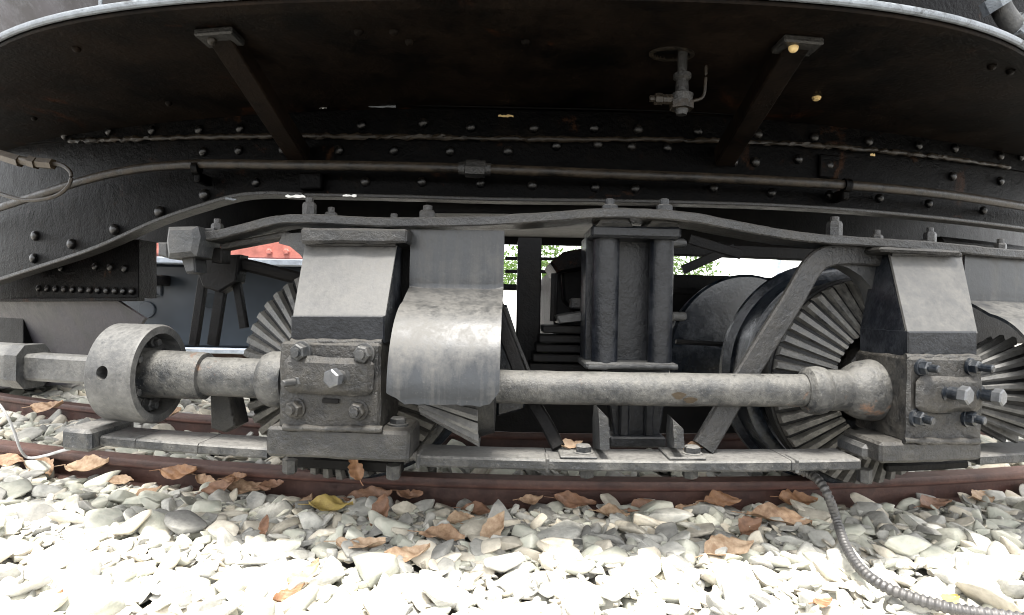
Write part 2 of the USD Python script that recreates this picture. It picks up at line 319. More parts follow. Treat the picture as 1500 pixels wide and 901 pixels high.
# main frame: web, upper and lower angle irons
def strip(pts_top, pts_bot, Z0, depth, n=70):
    ax = [p[0] for p in pts_top]; bx = [p[0] for p in pts_bot]; rings = []
    for px in np.linspace(max(ax[0], bx[0]), min(ax[-1], bx[-1]), n):
        t, b = U(px, np.interp(px, ax, [p[1] for p in pts_top]), Z0), U(px, np.interp(px, bx, [p[1] for p in pts_bot]), Z0)
        rings.append([(t[0], Z0, t[2]), (t[0], Z0 + depth, t[2]), (b[0], Z0 + depth, b[2]), (b[0], Z0, b[2])])
    return loft(rings)
top_line = [(-80, 206), (0, 190), (120, 172), (300, 160), (470, 154), (750, 158), (1000, 164), (1300, 182), (1500, 206), (1580, 218)]
bot_line = [(-80, 440), (0, 412), (130, 370), (235, 325), (350, 289), (450, 287), (750, 294), (1000, 298), (1200, 306), (1500, 336), (1580, 348)]
shift = lambda l, d: [(x, y + d) for x, y in l]
loco.part('frame_web', strip(shift(top_line, -6), bot_line, WEB, 0.02), 'frame', L=None)
loco.part('upper_angle', strip(shift(top_line, 2), [(-80, 226), (0, 214), (60, 208), (180, 204), (300, 200), (500, 199), (750, 204), (1000, 206), (1200, 214), (1350, 228), (1500, 250), (1580, 262)], WEB - 0.016, 0.0155), 'frame', L=None)
bead = [(30, 185), (120, 171), (300, 159), (470, 153), (750, 157), (1000, 163), (1160, 172), (1300, 181), (1460, 200)]
loco.part('angle_fillet', tube([U(x, y, WEB - 0.04) for x, y in bead], 0.0045, 8, 4), 'frame', L=None)
weld = tube([U(x, y, WEB - 0.018) for x, y in ((100, 206), (180, 204), (300, 200), (500, 199), (750, 203), (1000, 205), (1200, 213), (1350, 227), (1480, 245))], 0.0085, 8, 40)
loco.part('weld_seam', rough_up(weld, 0.011, 48), 'pipe', L=None)
low_top = [(440, 262), (750, 270), (1000, 274), (1200, 284), (1500, 314), (1580, 326)]
loco.part('lower_angle', strip(low_top, shift(bot_line[5:], 1), WEB - 0.015, 0.0145), 'frame', L=None)
loco.part('lower_flange', sweep(smooth_path([U(x, y, WEB - 0.03) for x, y in ((440, 287), (600, 290), (750, 294), (1000, 298), (1200, 306), (1500, 336), (1570, 346))], 6), rect(-0.03, 0.03, -0.006, 0.006)), 'arch', L=None)
loco.part('haunch_flange', sweep(smooth_path([U(x, y, WEB - 0.03) for x, y in ((-80, 440), (0, 412), (130, 370), (235, 325), (300, 303), (350, 289), (395, 285), (448, 287))], 6), rect(-0.035, 0.035, -0.007, 0.007)), 'arch', L=None)
for row in ([(95, 198), (160, 192), (223, 191), (292, 190), (352, 188), (530, 183), (620, 180), (690, 186), (782, 187), (870, 187), (935, 189), (1022, 192), (1110, 196), (1192, 201), (1272, 207), (1345, 213), (1398, 217), (1465, 228), (1495, 229)],
            [(298, 222), (350, 220), (415, 219), (497, 220), (577, 220), (659, 221), (744, 221), (815, 213), (876, 211), (925, 214), (978, 216), (1074, 237), (1106, 237), (1169, 233), (1214, 242), (1395, 258), (1465, 265)]):
    for x, y in row:
        loco.part('rivet', rivet(U(x, y, WEB - 0.016 if y < np.interp(x, [0, 500, 1000, 1500], [212, 198, 205, 248]) else WEB), 0.0175), 'rivet')
for x, y in ((375, 267), (455, 267), (535, 266), (618, 266), (704, 268), (780, 271), (872, 274), (930, 276), (1045, 275), (1130, 282), (1215, 285), (1288, 290), (1360, 298), (1440, 308)):
    loco.part('rivet', rivet(U(x, y, WEB - 0.015 if x > 445 else WEB), 0.0165), 'rivet')
for x, y in ((105, 357), (168, 336), (234, 310), (300, 285), (50, 378), (52, 345)):
    loco.part('rivet', rivet(U(x, y, WEB), 0.0215), 'rivet')
loco.part('patch_plate', pbox(1201, 226, 1230, 260, WEB - 0.012, 0.011), 'frame')
loco.part('gusset_clip', pbox(438, 252, 470, 276, WEB - 0.05, 0.049), 'frame')
# stays under the running board
for i, (a, b, w) in enumerate((((322, 56), (438, 238), 0.062), ((1168, 68), (1062, 240), 0.062))):
    p, q = Uz(a[0], a[1], BZ - 0.012), U(b[0], b[1], WEB - 0.02)
    d = q - p
    st = loco.part('stay', bar(p, q, w, 0.012, up=np.cross(d, [1, 0, 0]) * -1), 'under', label='leaning flat stay left of the middle' if i == 0 else 'leaning flat stay right of the drain cock')
    side = np.array([w / 2 - 0.006, 0, 0]) * (1 if i == 0 else -1)
    loco.part('stay_web', bar(p + side + [0, 0.03, 0.01], q + side + [0, 0.015, 0.03], 0.012, 0.05, up=np.cross(d, [1, 0, 0]) * -1), 'under', st)
    loco.part('foot', cbox(p[0] - 0.05, p[0] + 0.05, p[1] - 0.035, p[1] + 0.035, BZ - 0.018, BZ - 0.0005), 'arch', st)
    loco.part('rivet', rivet(p + [-0.015, -0.01, -0.008], 0.012, (0, -0.2, -1)), 'pipe' if i == 0 else 'chip', st)
# air pipe along the frame
pp = [(-80, 330), (-10, 307), (60, 284), (130, 262), (200, 247), (290, 240), (400, 241), (550, 243), (697, 247), (900, 255), (1080, 262), (1230, 270), (1380, 284), (1500, 302), (1580, 314)]
ap = loco.part('air_pipe', tube([U(x, y, 1.79) for x, y in pp], 0.0155, 14, 6), 'pipe', L=None)
a, b = U(672, 246, 1.79), U(722, 248, 1.79)
loco.part('pipe_coupling', cat(stack(a, b - a, [(0, 0.019), (0.02, 0.021), (0.022, 0.017)], 16), stack(a, b - a, [(0.022, 0.027), (0.052, 0.029), (0.082, 0.027)], 8), stack(a, b - a, [(0.08, 0.021), (0.1, 0.019)], 16)), 'arch', ap)
for x, y in ((288, 246), (1240, 271)):
    p = U(x, y, 1.79)
    loco.part('pipe_clip', cat(lathe_x([(p[0] - 0.012, 0.022), (p[0] + 0.012, 0.022)], 1.79, p[2], 16), cbox(p[0] - 0.012, p[0] + 0.012, 1.79, 1.875, p[2] - 0.045, p[2] - 0.012)), 'frame', ap)
for x0, x1, y, z_, mt in ((458, 478, 156, WEB - 0.048, 'white'), (334, 352, 160, WEB - 0.048, 'white'), (300, 312, 161, WEB - 0.048, 'white'), (540, 580, 155, WEB - 0.047, 'worn'), (210, 222, 164, WEB - 0.048, 'white'), (36, 50, 183, WEB - 0.05, 'white'), (730, 752, 169, WEB - 0.022, 'chip'), (1350, 1400, 188, WEB - 0.05, 'worn'), (1400, 1462, 195, WEB - 0.05, 'worn'), (502, 522, 286, WEB - 0.064, 'white'), (418, 447, 287, WEB - 0.068, 'white'), (330, 346, 291, WEB - 0.068, 'worn'), (1275, 1282, 226, WEB - 0.022, 'chip')):  # pale slivers painted in for light leaks and glints along the frame
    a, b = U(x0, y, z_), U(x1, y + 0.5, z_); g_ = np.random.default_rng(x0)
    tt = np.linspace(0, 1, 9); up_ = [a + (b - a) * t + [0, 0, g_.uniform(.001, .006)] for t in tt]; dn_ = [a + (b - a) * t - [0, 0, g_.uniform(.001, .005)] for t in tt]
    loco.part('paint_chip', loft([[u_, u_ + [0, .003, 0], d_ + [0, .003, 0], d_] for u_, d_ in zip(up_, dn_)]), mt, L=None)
# brass fitting and looped hose at the far left
hz = 1.55
fit = loco.part('hose_fitting', cat(*[stack(U(x0, y0, hz), U(x1, y1, hz) - U(x0, y0, hz), [(0, r), (np.linalg.norm(U(x1, y1, hz) - U(x0, y0, hz)), r)], n)
      for x0, y0, x1, y1, r, n in ((-40, 214, 30, 236, 0.020, 6), (28, 234, 58, 239, 0.014, 14), (44, 236, 54, 239, 0.020, 6), (56, 238, 78, 240, 0.017, 6))]), 'brass', L=None)
loco.part('hose', tube([U(x, y, hz) for x, y in ((76, 239), (92, 242), (104, 254), (100, 272), (80, 287), (45, 293), (15, 288), (-20, 275), (-60, 255))], 0.0065, 10, 8), 'pipe', fit, L=None)
# drain cock hanging through the hole in the board
k = U(1000, 75, 1.42); zt = BZ + 0.05; X, Y = k[0], 1.42
hz0 = lambda py: U(1000, py, Y)[2]
dc = loco.part('drain_cock', stack(np.array([X, Y, hz0(168)]), (0, 0, 1), [(0, 0.012), (0.012, 0.017), (0.02, 0.017), (0.022, 0.026), (0.05, 0.028), (0.056, 0.017), (0.085, 0.015), (0.09, 0.022), (0.10, 0.022), (0.105, 0.012), (zt - hz0(168), 0.012)], 16), 'arch')
loco.part('side_plug', stack(np.array([X - 0.08, Y, hz0(146)]), (1, 0, 0), [(0, 0.008), (0.012, 0.008), (0.013, 0.015), (0.03, 0.015), (0.032, 0.012), (0.08, 0.014)], 8), 'pipe', dc)
loco.part('handle', tube([(X + 0.02, Y - 0.01, hz0(150)), (X + 0.05, Y - 0.01, hz0(142)), (X + 0.056, Y - 0.01, hz0(120)), (X + 0.056, Y - 0.01, hz0(97))], 0.004, 8, 4), 'pipe', dc)
loco.part('nut', stack(np.array([X, Y, hz0(160)]), (0, 0, 1), [(0, 0.03), (0.018, 0.03)], 6), 'pipe', dc)
loco.part('drain_chamber', cbox(hole_c[0] - 0.1, hole_c[0] + 0.1, hole_c[1] - 0.06, hole_c[1] + 0.06, BZ + 0.0125, BZ + 0.2), 'dark', dc)  # dark box added over the hole so that it shows black
# what stands above the running board
def body_tube(x0, x1, Y, z, r, n=64, st=26):
    return loft([[(x, Y + r * math.cos(a), z + r * math.sin(a)) for a in np.arange(n) * 2 * math.pi / n] for x in np.linspace(x0, x1, st)])
loco.part('boiler', body_tube(-2.3, 0.3, 2.05, 1.28, 0.62), 'boiler', L=None)
loco.part('handrail_post', tube([Uz(133, 18, BZ + 0.01) + [0, 0.03, 0], Uz(133, 18, BZ + 0.01) + [0.0, 0.03, 0.2], Uz(133, 18, BZ + 0.01) + [0.0, 0.03, 0.6]], 0.0045, 8, 3), 'worn')
loco.part('engine_casing', cbox(0.32, 3.0, 1.46, 2.3, BZ + 0.014, 1.9, 0.02), 'frame', L=0.15)
el = loco.part('steam_pipe', tube([U(1452, -40, 1.33), U(1464, 5, 1.33), U(1480, 32, 1.33), U(1500, 52, 1.32), U(1530, 66, 1.32)], 0.026, 16, 6), 'dusty')
for p0, p1 in (((1458, -8), (1466, 10)), ((1486, 37), (1497, 47))):
    a, b = U(*p0, 1.33), U(*p1, 1.33)
    loco.part('pipe_nut', stack(a, b - a, [(0, 0.042), (np.linalg.norm(b - a), 0.042)], 8), 'worn', el)
# firebox flank and smooth sloping sheet at the left
px = loco.part('ash_pan', pprism(((40, 350), (203, 350), (203, 436), (-60, 442)), 2.00, 0.12), 'frame')
for i in range(12):
    loco.part('rivet', rivet(U(57 + i * 12.4, 422 + i * 0.4, 2.00), 0.0155), 'rivet', px)
for x, y in ((140, 390), (162, 391), (183, 393), (60, 395), (90, 392)):
    loco.part('rivet', rivet(U(x, y, 2.00), 0.017), 'rivet', px)
loco.part('angle_lip', bar(U(0, 440, 1.985), U(206, 438, 1.985), 0.014, 0.05, n=6), 'frame', px)
a = [U(-10, 440, 2.02), U(172, 440, 2.02), U(212, 466, 2.05), U(150, 560, 2.2), U(20, 566, 2.25)]
loco.part('sloping_sheet', hull([p + o for p in a for o in ((0, 0, 0), (0, 0.02, 0))]), 'silver')
zw = lambda x: 0.285 + 0.025 * float(np.clip((-0.3 - x) / 0.4, 0, 1))
# the other side's frame and added dark boxes close off the view
loco.part('firebox_side', pprism(((-40, 432), (34, 432), (34, 566), (-40, 574)), 2.06, 0.5), 'dark')  # dark box added to blacken the open gap at the left
loco.part('cylinder_saddle', cbox(1.75, 3.4, 2.05, 2.60, -0.12, 0.33, 0.02), 'dark')  # dark body added to blacken the opening behind the right guard
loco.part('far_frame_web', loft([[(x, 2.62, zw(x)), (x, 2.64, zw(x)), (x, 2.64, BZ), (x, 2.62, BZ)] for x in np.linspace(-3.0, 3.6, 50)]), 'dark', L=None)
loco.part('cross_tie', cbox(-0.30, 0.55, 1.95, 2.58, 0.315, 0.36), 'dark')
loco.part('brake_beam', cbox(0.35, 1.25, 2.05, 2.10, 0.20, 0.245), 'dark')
loco.done()

# ================================================================== TRUCK (BOGIE)
truck = Thing('truck', 'dusty four-wheeled geared truck with bearing boxes standing on the rails under the locomotive', 'locomotive truck')
ZT, ZB_ = -0.313, -0.336                                # lower side bar
SY, SZ_ = 1.275, -0.174                                 # line shaft axis
axL, axR = U(497, 560, 1.17)[0], U(1383, 560, 1.17)[0]
RT = -0.476                                             # rail top
WR = SZ_ - RT                                           # wheel tread radius

def flat(x0, x1, y0=1.20, y1=1.305, n=None):
    n = n or max(2, int(abs(x1 - x0) / 0.03)); path = [np.array([x, (y0 + y1) / 2, (ZT + ZB_) / 2]) for x in np.linspace(x0, x1, n)]
    return rough_up(sweep(path, rect(-(y1 - y0) / 2, (y1 - y0) / 2, ZB_ - (ZT + ZB_) / 2, ZT - (ZT + ZB_) / 2, 0.004)), 0.0016, 25)
xa = [U(x, 640, 1.2)[0] for x in (146, 198, 290, 392)]
xb = [U(x, 670, 1.2)[0] for x in (608, 802, 1160, 1262)]
for a, b in zip(xa[:-1], xa[1:]): truck.part('side_bar', flat(a + 0.0009, b - 0.0009), 'bar', L=None)
for a, b in zip(xb[:-1], xb[1:]): truck.part('side_bar', flat(a + 0.0009, b - 0.0009), 'bar', L=None)
truck.part('side_bar', flat(U(1436, 660, 1.2)[0], 2.1), 'bar', L=None)
e0 = U(103, 633, 1.2)[0]
truck.part('bar_end', cat(cbox(e0, xa[0] - 0.002, 1.17, 1.33, -0.345, -0.295, 0.008)), 'bar')
# top bar (equaliser)
tb = [(296, 351), (335, 346), (380, 335), (425, 325), (480, 325), (560, 329), (640, 329), (720, 327), (800, 322), (870, 317), (935, 317), (1000, 322), (1060, 333), (1120, 344), (1180, 352), (1240, 356), (1300, 360), (1360, 364), (1440, 372), (1520, 378), (1600, 386)]
ts = [U(x, y, 1.345) for x, y in tb]
top = truck.part('top_bar', rough_up(sweep(smooth_path(ts, 5), rect(-0.05, 0.05, -0.0110, 0.0110, 0.003)), 0.0022, 30), 'arch', L=None)
for x, y, r, h in ((485, 323, 0.015, 0.02), (453, 318, 0.017, 0.035), (577, 330, 0.015, 0.016), (626, 327, 0.02, 0.03), (318, 345, 0.015, 0.03), (1222, 350, 0.019, 0.042), (1284, 357, 0.015, 0.022), (1362, 360, 0.016, 0.034), (1465, 372, 0.016, 0.028)):
    p = U(x, y, 1.335); truck.part('bolt', bolt(p, (0, 0, 1), r, h, 0.012), 'arch', top)
truck.part('top_strap', bar(U(330, 362, 1.36), U(425, 344, 1.36), 0.014, 0.05, n=5), 'arch')
# end casting and brake hangers at the left
ec = truck.part('end_casting', cat(pprism(((243, 331), (286, 330), (290, 345), (284, 374), (243, 378), (240, 352)), 1.26, 0.12, 0.012), pprism(((230, 354), (246, 354), (246, 378), (230, 374)), 1.29, 0.06, 0.006), pprism(((284, 334), (312, 333), (316, 345), (288, 347)), 1.30, 0.08, 0.004), pprism(((264, 378), (284, 374), (286, 398), (272, 400)), 1.30, 0.06, 0.005)), 'dusty')
truck.part('hanger_lug', cat(pprism(((280, 376), (350, 372), (345, 412), (320, 428), (296, 420)), 1.42, 0.06, 0.006), pprism(((308, 362), (325, 362), (324, 384), (309, 384)), 1.34, 0.05)), 'dark')
for a, b, w in (((300, 395), (284, 505), 0.026), ((326, 415), (312, 505), 0.030), ((345, 400), (358, 480), 0.022)):
    truck.part('brake_hanger', bar(U(*a, 1.46), U(*b, 1.46), w, 0.02), 'dark')
truck.part('brake_arm', tube([U(300, 380, 1.44), U(360, 388, 1.46), U(440, 408, 1.5)], 0.018, 10, 4), 'dark')
truck.part('brake_shoe', pprism(((306, 560), (330, 560), (345, 625), (330, 634), (308, 628)), 1.38, 0.08, 0.006), 'arch')

# bearing boxes
def bearing(n, lid, plate, box, cap, base, side, bolts, slot, lab):
    f = 1.172
    cy = (U(cap[0], 560, f)[0], U(cap[2], 560, f)[0]); X0_, X1_ = cy
    b = truck.part('bearing_box', cat(prism([U(x, y, f)[[0, 2]] for x, y in ((box[0], box[1]), (box[2], box[1]), (box[2], box[3]), (box[0], box[3]))], f, 1.345, 0.003)), 'black', label=lab)
    # sloped housing under the cover plate
    pf = [U(*plate[3], 1.180), U(*plate[2], 1.180)]; pt = [U(*plate[0], 1.290), U(*plate[1], 1.290)]
    truck.part('sloped_housing', hull([pf[0] + [0, 0.012, 0.0], pf[1] + [0.0, 0.012, 0.0], pt[0] + [0, 0.012, 0], pt[1] + [0, 0.012, 0], pf[0] + [0, 0.17, 0], pf[1] + [0, 0.17, 0], pt[0] + [0, 0.06, 0], pt[1] + [0, 0.06, 0]]), 'black', b)
    q = [pf[0] + [0, 0, -0.004], pf[1] + [0, 0, -0.004], pt[1], pt[0]]
    truck.part('cover_plate', hull([p + o for p in q for o in ((0, 0, 0), (0, 0.008, 0.002))]), 'plate', b)
    l0, l1 = U(lid[0], lid[1], 1.27), U(lid[2], lid[3], 1.27)
    lm = refine(cbox(l0[0], l1[0], 1.262, 1.37, l1[2], l0[2], 0.006), 0.02)
    truck.part('lid', rough_up(lm, 0.006, 22, n), 'arch', b)
    z0, z1 = U((cap[0] + cap[2]) / 2, cap[3], f)[2], U((cap[0] + cap[2]) / 2, cap[1], f)[2]; zm = U(480, 545, f)[2] if n == 0 else U(1380, 572, f)[2]
    cm = refine(cat(cbox(X0_, X1_, 1.155, 1.345, z0, z1, 0.006)), 0.02)
    cp = truck.part('bearing_cap', rough_up(cm, 0.005, 30, n + 3), 'cap')
    rib = refine(cbox(X0_ + 0.012, X1_ - 0.012, 1.138, 1.16, zm - 0.042, zm + 0.034, 0.012), 0.02)
    truck.part('cap_rib', rough_up(rib, 0.005, 30, n + 5), 'cap', cp)
    for x, y, r, h, s, mat, dx in [q_ for q_ in bolts if q_[5] == 'zinc']:
        p = U(x, y, 1.15); b0 = np.array([p[0], 1.150, p[2]]); d_, _, _ = frame_of((dx, -1, -0.02)); tip = b0 + d_ * h
        ss = truck.part('set_screw', stack(b0, d_, [(-0.01, r * 1.15), (0.008, r * 1.1), (0.010, r * 0.72), (h, r * 0.72)], 14), 'wheel' if n else 'dusty', cp)
        truck.part('set_screw_head', stack(tip, d_, [(-0.002, r * 1.02), (0.014, r * 1.02), (0.017, r * 0.85)], 6, 0.4), 'zinc', cp)
    for x, y, r, h, s, mat, dx in [q_ for q_ in bolts if q_[5] != 'zinc']:
        p = U(x, y, 1.15 - 0.35 * 0); 
        truck.part('bolt', bolt([p[0], 1.156, p[2]], (dx, -1, -0.02), r, h, s, twist=rng.uniform(0, 1)), mat, cp)
    p = U(*slot, 1.15)
    truck.part('slot', cbox(p[0] - 0.017, p[0] + 0.017, 1.1475, 1.16, p[2] - 0.0045, p[2] + 0.0045, 0.001), 'dark', cp)
    bx0, bx1 = U(base[0], base[1], 1.155)[0], U(base[2], base[1], 1.155)[0]; bt = U((base[0] + base[2]) / 2, base[1], 1.155)[2]; bb = U((base[0] + base[2]) / 2, base[3], 1.155)[2]
    bm = refine(cbox(bx0, bx1, 1.150, 1.29, bb, bt, 0.006), 0.025)
    truck.part('base_block', rough_up(bm, 0.003, 24, n + 7), 'basecast', b)
    return bx0, bx1, bt, bb
B = dict(r=0.017)
bl = bearing(0, (441, 333, 598, 357), ((447, 357), (581, 359), (563, 468), (429, 462)), (426, 462, 563, 502), (414, 500, 560, 627), (392, 628, 600, 672), None,
        [(441, 515, .018, .022, .006, 'dusty', -.25), (533, 518, .018, .022, .006, 'dusty', -.15), (440, 558, .014, .02, .03, 'dusty', -.5), (503, 550, .019, .030, .0, 'zinc', -.30), (520, 560, .018, .012, .0, 'dusty', -.1), (433, 598, .017, .022, .008, 'cap', -.2), (524, 601, .017, .022, .008, 'cap', -.1)], (484, 587),
        'bearing box at the left, with a bolt of clean steel')
br = bearing(1, (1286, 361, 1406, 374), ((1304, 373), (1408, 374), (1432, 485), (1330, 485)), (1330, 485, 1432, 523), (1323, 522, 1432, 646), (1288, 646, 1437, 676), None,
        [(1352, 538, .015, .02, .02, 'wheel', .35), (1425, 537, .015, .02, .028, 'wheel', .35), (1384, 574, .019, .036, .0, 'zinc', .35), (1432, 577, .018, .036, .0, 'zinc', .38), (1345, 612, .016, .02, .018, 'wheel', .35), (1420, 612, .016, .02, .018, 'wheel', .35)], (1382, 603),
        'bearing box at the right, with two bright hexagon bolts')
for x, y in ((583, 621), (1288, 634)):
    p = U(x, y, 1.22)
    truck.part('bolt', bolt([p[0], 1.22, bl[2] if x < 700 else ZT + 0.03], (0, 0, 1), .018, .016), 'dusty')
truck.part('step_block', cbox(U(1266, 650, 1.19)[0], U(1322, 650, 1.19)[0], 1.19, 1.30, ZT, ZT + 0.033, 0.008), 'dusty')
for x in (422, 575, 860, 1013, 1270): 
    p = U(x, 690, 1.24); truck.part('nut', bolt([p[0], 1.25, ZB_ if x > 608 and x < 1260 else -0.352], (0, 0, -1), .017, .026, washer=False), 'bar')
for x in (855, 1015, 640, 1232):
    if x in (855, 1015):
        p = U(x, 655, 1.24); truck.part('bolt', bolt([p[0], 1.245, ZT + 0.004], (0, 0, 1), .018, .018), 'bar')
for x in (842, 1000): truck.part('foot_plate', cbox(U(x - 22, 660, 1.22)[0], U(x + 32, 660, 1.22)[0], 1.206, 1.30, ZT, ZT + 0.006, 0.002), 'bar')

truck.part('tie_plate', pbox(420, 673, 590, 689, 1.325, 0.02), 'dark')  # dark strips added below the boxes to darken the gap, hiding gear teeth
truck.part('tie_plate', pbox(1300, 678, 1420, 689, 1.325, 0.02), 'dark')
# arch brackets (yokes) round the gears
def yoke(ax, sgn, Z0=1.335, depth=0.03, r0=0.215, r1=0.285, a0=-75, a1=95):
    rings = []
    for a in np.radians(np.linspace(a0, a1, 34)):
        s, c_ = math.sin(a), math.cos(a)
        R1 = r1 + (0.02 if a > 1.2 else 0)
        rings.append([(ax - sgn * r * c_, y, SZ_ + 0.03 + r * s) for r, y in ((r0, Z0), (R1, Z0), (R1, Z0 + depth), (r0, Z0 + depth))])
    return loft(rings)
# the yoke's arm beside the right box, and the piece seen at the left box
truck.part('yoke', strip_arch := None or loft([[U(x0, y0, 1.335), U(x1, y1, 1.335), U(x1, y1, 1.335) + [0, .05, 0], U(x0, y0, 1.335) + [0, .05, 0]] for (x0, y0), (x1, y1) in
      (((1200, 392), (1203, 366)), ((1222, 386), (1225, 364)), ((1243, 392), (1250, 363)), ((1262, 404), (1280, 364)), ((1277, 422), (1302, 372)), ((1286, 448), (1312, 410)), ((1290, 480), (1325, 470)), ((1293, 520), (1330, 522)), ((1310, 570), (1330, 570)), ((1312, 640), (1330, 640)))]), 'dusty', label='curved bracket beside the right bearing box')
truck.part('yoke', loft([[U(x0, y0, 1.335), U(x1, y1, 1.335), U(x1, y1, 1.335) + [0, .05, 0], U(x0, y0, 1.335) + [0, .05, 0]] for (x0, y0), (x1, y1) in
      (((408, 356), (414, 342)), ((424, 360), (428, 341)), ((440, 373), (450, 340)), ((450, 388), (470, 342)))]), 'dusty', label='end of the bracket beside the left bearing box')
# diagonal braces: wide flat bars
def brace(pts, Z0s, w, t):
    return sweep(smooth_path([U(x, y, z) for (x, y), z in zip(pts, Z0s)], 6), rect(-w / 2, w / 2, -t / 2, t / 2, 0.004), (0, -1, 0))
truck.part('brace', brace([(1290, 374), (1235, 372), (1195, 384), (1160, 440), (1110, 520), (1065, 595), (1030, 655)], [1.33, 1.33, 1.325, 1.31, 1.30, 1.29, 1.27], 0.052, 0.02), 'arch', L=None, label='leaning flat brace right of the columns')
truck.part('brace', brace([(600, 374), (650, 374), (690, 392), (735, 480), (770, 568), (800, 620), (818, 655)], [1.39, 1.39, 1.385, 1.36, 1.33, 1.30, 1.27], 0.03, 0.02), 'dark', L=None, label='leaning brace left of the columns')

# bolster columns
def column(px0, px1, Z0, r, y0, y1, shrink=1.0):
    a, b = U(px0, 440, Z0 - r * 0)[0], U(px1, 440, Z0)[0]; zt, zb = U(930, y0, Z0)[2], U(930, y1, Z0)[2]; xc = (a + b) / 2; R = (b - a) / 2
    return stack(np.array([xc, Z0 + R * 0.6, zb]), (0, 0, 1), [(0, R), (zt - zb, R)], 28)
cg = truck.part('column_web', pbox(903, 345, 960, 532, 1.415, 0.05), 'black')
truck.part('column', column(869, 908, 1.36, 0.03, 345, 532), 'black')
truck.part('column', column(953, 988, 1.36, 0.03, 345, 532), 'black')
truck.part('column_flange', pprism(((859, 346), (870, 346), (869, 534), (856, 536)), 1.41, 0.10, 0.003), 'black')
truck.part('column_cap', cat(pbox(866, 330, 999, 348, 1.33, 0.13, 0.006)), 'black')
for x0, x1 in ((872, 928), (948, 998)): truck.part('cap_boss', pprism(((x0 + 8, 312), (x1 - 8, 312), (x1, 331), (x0, 331)), 1.325, 0.10, 0.008), 'arch')
for x in (893, 973):
    p = U(x, 312, 1.37); truck.part('column_bolt', bolt(p, (0, 0, 1), .02, .02, .014), 'bar')
truck.part('column_foot', pbox(856, 531, 992, 541, 1.345, 0.14, 0.004), 'dusty')
lower = truck.part('spring_seat', cat(pprism(((885, 536), (982, 536), (966, 640), (900, 640)), 1.42, 0.06), pbox(893, 640, 976, 656, 1.39, 0.12)), 'black')
for x0, x1 in ((908, 922), (945, 958)): truck.part('seat_rib', pbox(x0, 590, x1, 640, 1.40, 0.025), 'black', lower)
for (x0, y0), (x1, y1) in (((868, 590), (893, 662)), ((976, 606), (1003, 660))):
    w = x1 - x0
    truck.part('lug', cat(hull([U(x0, y0 + 22, 1.34), U(x0, y1 - 6, 1.34), U(x0 + 8, y1 - 6, 1.34), U(x0 + 8, y0 + 22, 1.34)] + [U(x, y, 1.205) for x, y in ((x0 + w * .35, y0 + 8), (x1 - 2, y0 + 22), (x1, y1 - 4), (x0 + w * .45, y1 - 4))] + [U(x0 + 2, y0, 1.34)])), 'bar')
# inner beams seen past the column
truck.part('inner_post', pbox(757, 346, 792, 545, 1.62, 0.10), 'dark')
truck.part('bolster', cbox(0.12, 0.30, 1.66, 2.45, -0.20, 0.13, 0.01), 'dark')
truck.part('bolster_bracket', cat(pprism(((806, 384), (826, 368), (858, 362), (858, 392), (816, 400)), 1.55, 0.3, 0.008), pprism(((822, 396), (858, 392), (858, 452), (842, 458), (826, 440)), 1.60, 0.3, 0.008)), 'frame')
truck.part('spring_rod', tube([U(812, 400, 1.58), U(810, 470, 1.58)], 0.009, 10, 1), 'dark')
truck.part('spring_seat_block', pbox(836, 436, 858, 452, 1.56, 0.1), 'arch')
for i in range(5):
    z = -0.045 - i * 0.025
    truck.part('spring_leaf', cbox(0.08 - i * 0.008, 0.26, 1.50, 1.62, z - 0.019, z, 0.003), 'dark')
truck.part('spring_top', pprism(((815, 462), (858, 455), (858, 470), (820, 474)), 1.50, 0.2, 0.004), 'dusty')
for y, z0 in ((397, 2.0), (378, 2.1)):
    truck.part('brake_rod', tube([U(740, y, z0), U(830, y + 1, z0)], 0.006, 8, 1), 'dark')
for x0, x1, y in ((985, 1008, 463), (985, 1004, 356)):
    a, b = U(x0, y, 1.5), U(x1, y, 1.5); truck.part('rod_end', stack(a, b - a, [(0, 0.012), (0.03, 0.012), (0.036, 0.008)], 12), 'dusty')
truck.part('truss_rod', tube([U(730, 432, 1.5), U(745, 470, 1.45), U(765, 520, 1.42), U(790, 580, 1.4)], 0.005, 8, 4), 'arch')
truck.part('spring_plank', cbox(-0.35, 1.3, 1.95, 2.12, -0.42, -0.30, 0.006), 'dark')  # deepened and lengthened to darken the gap below the shaft
truck.part('cross_rod', tube([U(990, 500, 1.9), U(1080, 505, 1.9)], 0.008, 8, 1), 'dark')
truck.part('diagonal_strap', bar(U(1010, 350, 1.7), U(1085, 372, 1.7), 0.03, 0.012), 'dark')
truck.part('diagonal_strap', bar(U(1000, 395, 1.9), U(1075, 362, 1.9), 0.03, 0.012), 'dark')
truck.part('far_side_bar', cbox(-0.9, 2.0, 2.48, 2.54, 0.075, 0.10), 'dark')
truck.part('far_side_plate', cbox(0.58, 2.0, 2.50, 2.53, -0.25, 0.160), 'dark')  # dark plate added to darken the opening behind the right wheel
for k_ in range(3): truck.part('coil', cbox(0.42 + k_ * 0.012, 0.60, 2.30, 2.40, -0.02 - k_ * 0.06, 0.02 - k_ * 0.06, 0.012), 'dark')

truck.part('guard_bracket', pbox(572, 345, 612, 470, 1.375, 0.03), 'dark')  # dark plate added to fill a bright gap beside the guard
truck.part('brake_block', pprism(((728, 446), (742, 446), (760, 500), (774, 570), (768, 600), (728, 610)), 1.58, 0.06, 0.006), 'wheel')
